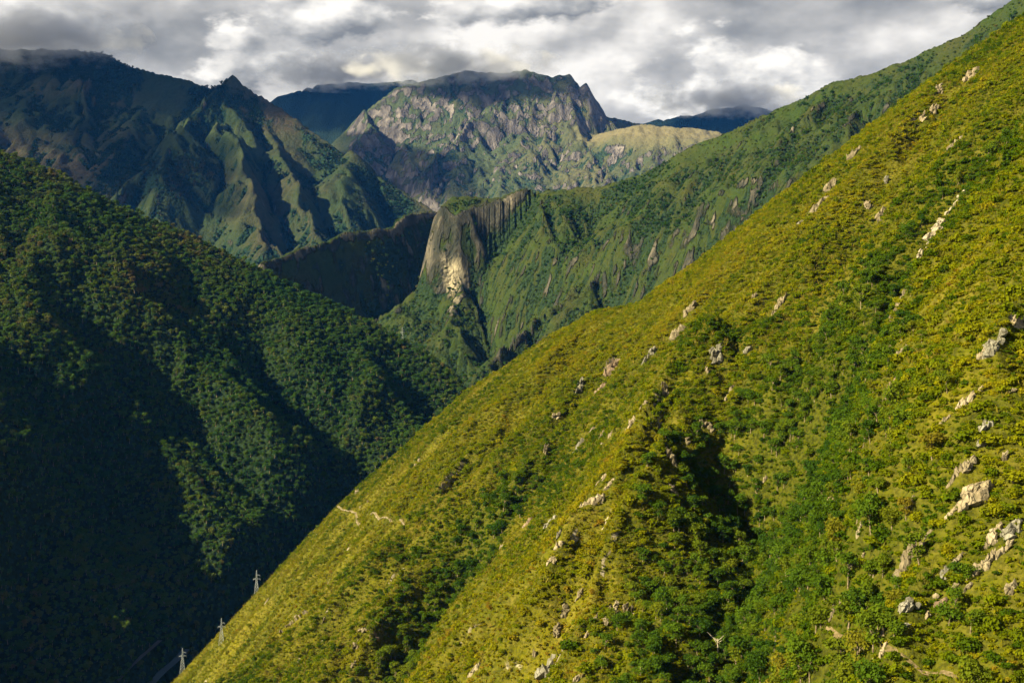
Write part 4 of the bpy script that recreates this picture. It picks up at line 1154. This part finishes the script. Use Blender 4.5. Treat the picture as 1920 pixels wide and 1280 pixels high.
ribbon(T2, [(300, 1215), (275, 1240), (250, 1262), (220, 1292)], 6.0, 8.0, 'road', M_ROAD, 'faint grey road beside the river in shade', 'road')
# ------------------------------------------------------------------ haze
hz = NT('haze_air')
pv = hz.n('ShaderNodeVolumePrincipled')
pv.inputs['Color'].default_value = (0.04, 0.27, 1.0, 1)
pv.inputs['Density'].default_value = 0.0000100
pv.inputs['Anisotropy'].default_value = 0.0
hz.t.links.new(pv.outputs[0], hz.out.inputs['Volume'])
bx0, bx1, by0, by1, bz0, bz1 = -7200, 7200, -2700, 12700, FLOOR - 60, max(float(T5.Z.max()), float(T6.Z.max()), float(T4.Z.max()), 700) + 40
hv = np.array([(x, y, z) for z in (bz0, bz1) for y in (by0, by1) for x in (bx0, bx1)])
hf = np.array([[0, 2, 3, 1], [4, 5, 7, 6], [0, 1, 5, 4], [2, 6, 7, 3], [0, 4, 6, 2], [1, 3, 7, 5]])
o = link('haze', mesh_np('haze', hv, hf, [hz.m]))
tag(o, 'thin bluish haze filling the valley air', 'haze', kind='stuff')

# ------------------------------------------------------------------ clouds outside the frame, over the left of the valley; their shadows lie on the mountains
mc = NT('cloud_vapour')
cvn = mc.n('ShaderNodeVolumePrincipled'); cvn.inputs['Color'].default_value = (0.98, 0.98, 0.98, 1); cvn.inputs['Density'].default_value = 0.006
mc.t.links.new(cvn.outputs[0], mc.out.inputs['Volume'])
def cloud(target, rx, ry, seed, label, zc=3000.0):
    """a low cloud at height zc whose shadow falls on the target point"""
    k = (zc - target[2]) / SUN.z
    c = Vector(target) + SUN * k
    bm = bmesh.new(); bmesh.ops.create_icosphere(bm, subdivisions=4, radius=1.0)
    co = np.array([v.co[:] for v in bm.verts])
    n = 0.55 * perlin(co[:, 0] * 1.7 + seed, co[:, 1] * 1.7 + co[:, 2], seed) + 0.35 * perlin(co[:, 0] * 4 + co[:, 2] * 2, co[:, 1] * 4 - seed, seed + 3) + 0.2 * perlin(co[:, 0] * 9 + co[:, 2] * 5, co[:, 1] * 9, seed + 5)
    for v, q in zip(bm.verts, n):
        v.co = v.co * (1.0 + 1.1 * float(q))
        v.co.x *= rx; v.co.y *= ry; v.co.z *= 150.0 if v.co.z > 0 else 70.0
    me = bpy.data.meshes.new('cloud'); bm.to_mesh(me); bm.free(); me.materials.append(mc.m)
    o = link('cloud', me); o.location = c
    tag(o, label, 'cloud', 'clouds over the valley')
for tgt, rx, ry, sd in ((P(40, 170, 6100), 980, 760, 1), (P(300, 350, 5350), 420, 520, 2), (P(300, 150, 6000), 330, 330, 11), (P(452, 168, 5900), 170, 200, 3),
                        (P(700, 310, 8300), 520, 700, 4), (P(900, 170, 8900), 420, 300, 5), (P(860, 345, 8150), 170, 190, 6),
                        (P(640, 190, 10500), 900, 700, 7), (P(1390, 230, 10600), 800, 600, 8), (P(1110, 200, 9000), 120, 200, 9)):
    cloud(tgt, rx, ry, sd, 'low grey cloud drifting above the far mountains')


# ------------------------------------------------------------------ cloud wisps lying on the summits
def wisp_material(name, dens, size):
    t = NT(name)
    tcx = t.n('ShaderNodeTexCoord')
    ln = t.n('ShaderNodeVectorMath', operation='LENGTH'); t.set(ln.inputs[0], tcx.outputs['Object'])
    n = t.noise(t.pos((1, 1, 1.6)), size, 5, 0.6, 0.0)
    v = t.math('SUBTRACT', t.math('ADD', t.mr(ln.outputs['Value'], 0.15, 1.0, 0.75, 0.0), t.mr(n, 0.3, 0.7, -0.55, 0.45)), 0.12)
    dn = t.math('MULTIPLY', t.math('MAXIMUM', v, 0.0), dens)
    pvn = t.n('ShaderNodeVolumePrincipled'); pvn.inputs['Color'].default_value = (0.99, 0.99, 0.99, 1)
    t.set(pvn.inputs['Density'], dn)
    t.t.links.new(pvn.outputs[0], t.out.inputs['Volume'])
    return t.m
M_WISP = wisp_material('wisp_vapour', 0.015, 170.0)
def cloud_wisp(center, rx, ry, rz, label):
    bm = bmesh.new(); bmesh.ops.create_icosphere(bm, subdivisions=3, radius=1.0)
    me = bpy.data.meshes.new('cloud_wisp'); bm.to_mesh(me); bm.free(); me.materials.append(M_WISP)
    o = link('cloud_wisp', me); o.location = center; o.scale = (rx, ry, rz)
    tag(o, label, 'cloud_wisp', kind='stuff')
cloud_wisp(P(40, 72, 6050), 640, 330, 165, 'grey cloud wisp lying on the high ridge beside the pointed peak')
cloud_wisp(P(850, 122, 8850), 800, 330, 165, 'pale cloud wisp lying on the top of the rocky massif')
cloud_wisp(P(640, 132, 10500), 800, 350, 180, 'grey cloud covering the crest of the far blue mountain')
cloud_wisp(P(1360, 186, 10500), 800, 350, 170, 'pale cloud covering the far blue mountain beside the grassy shoulder')
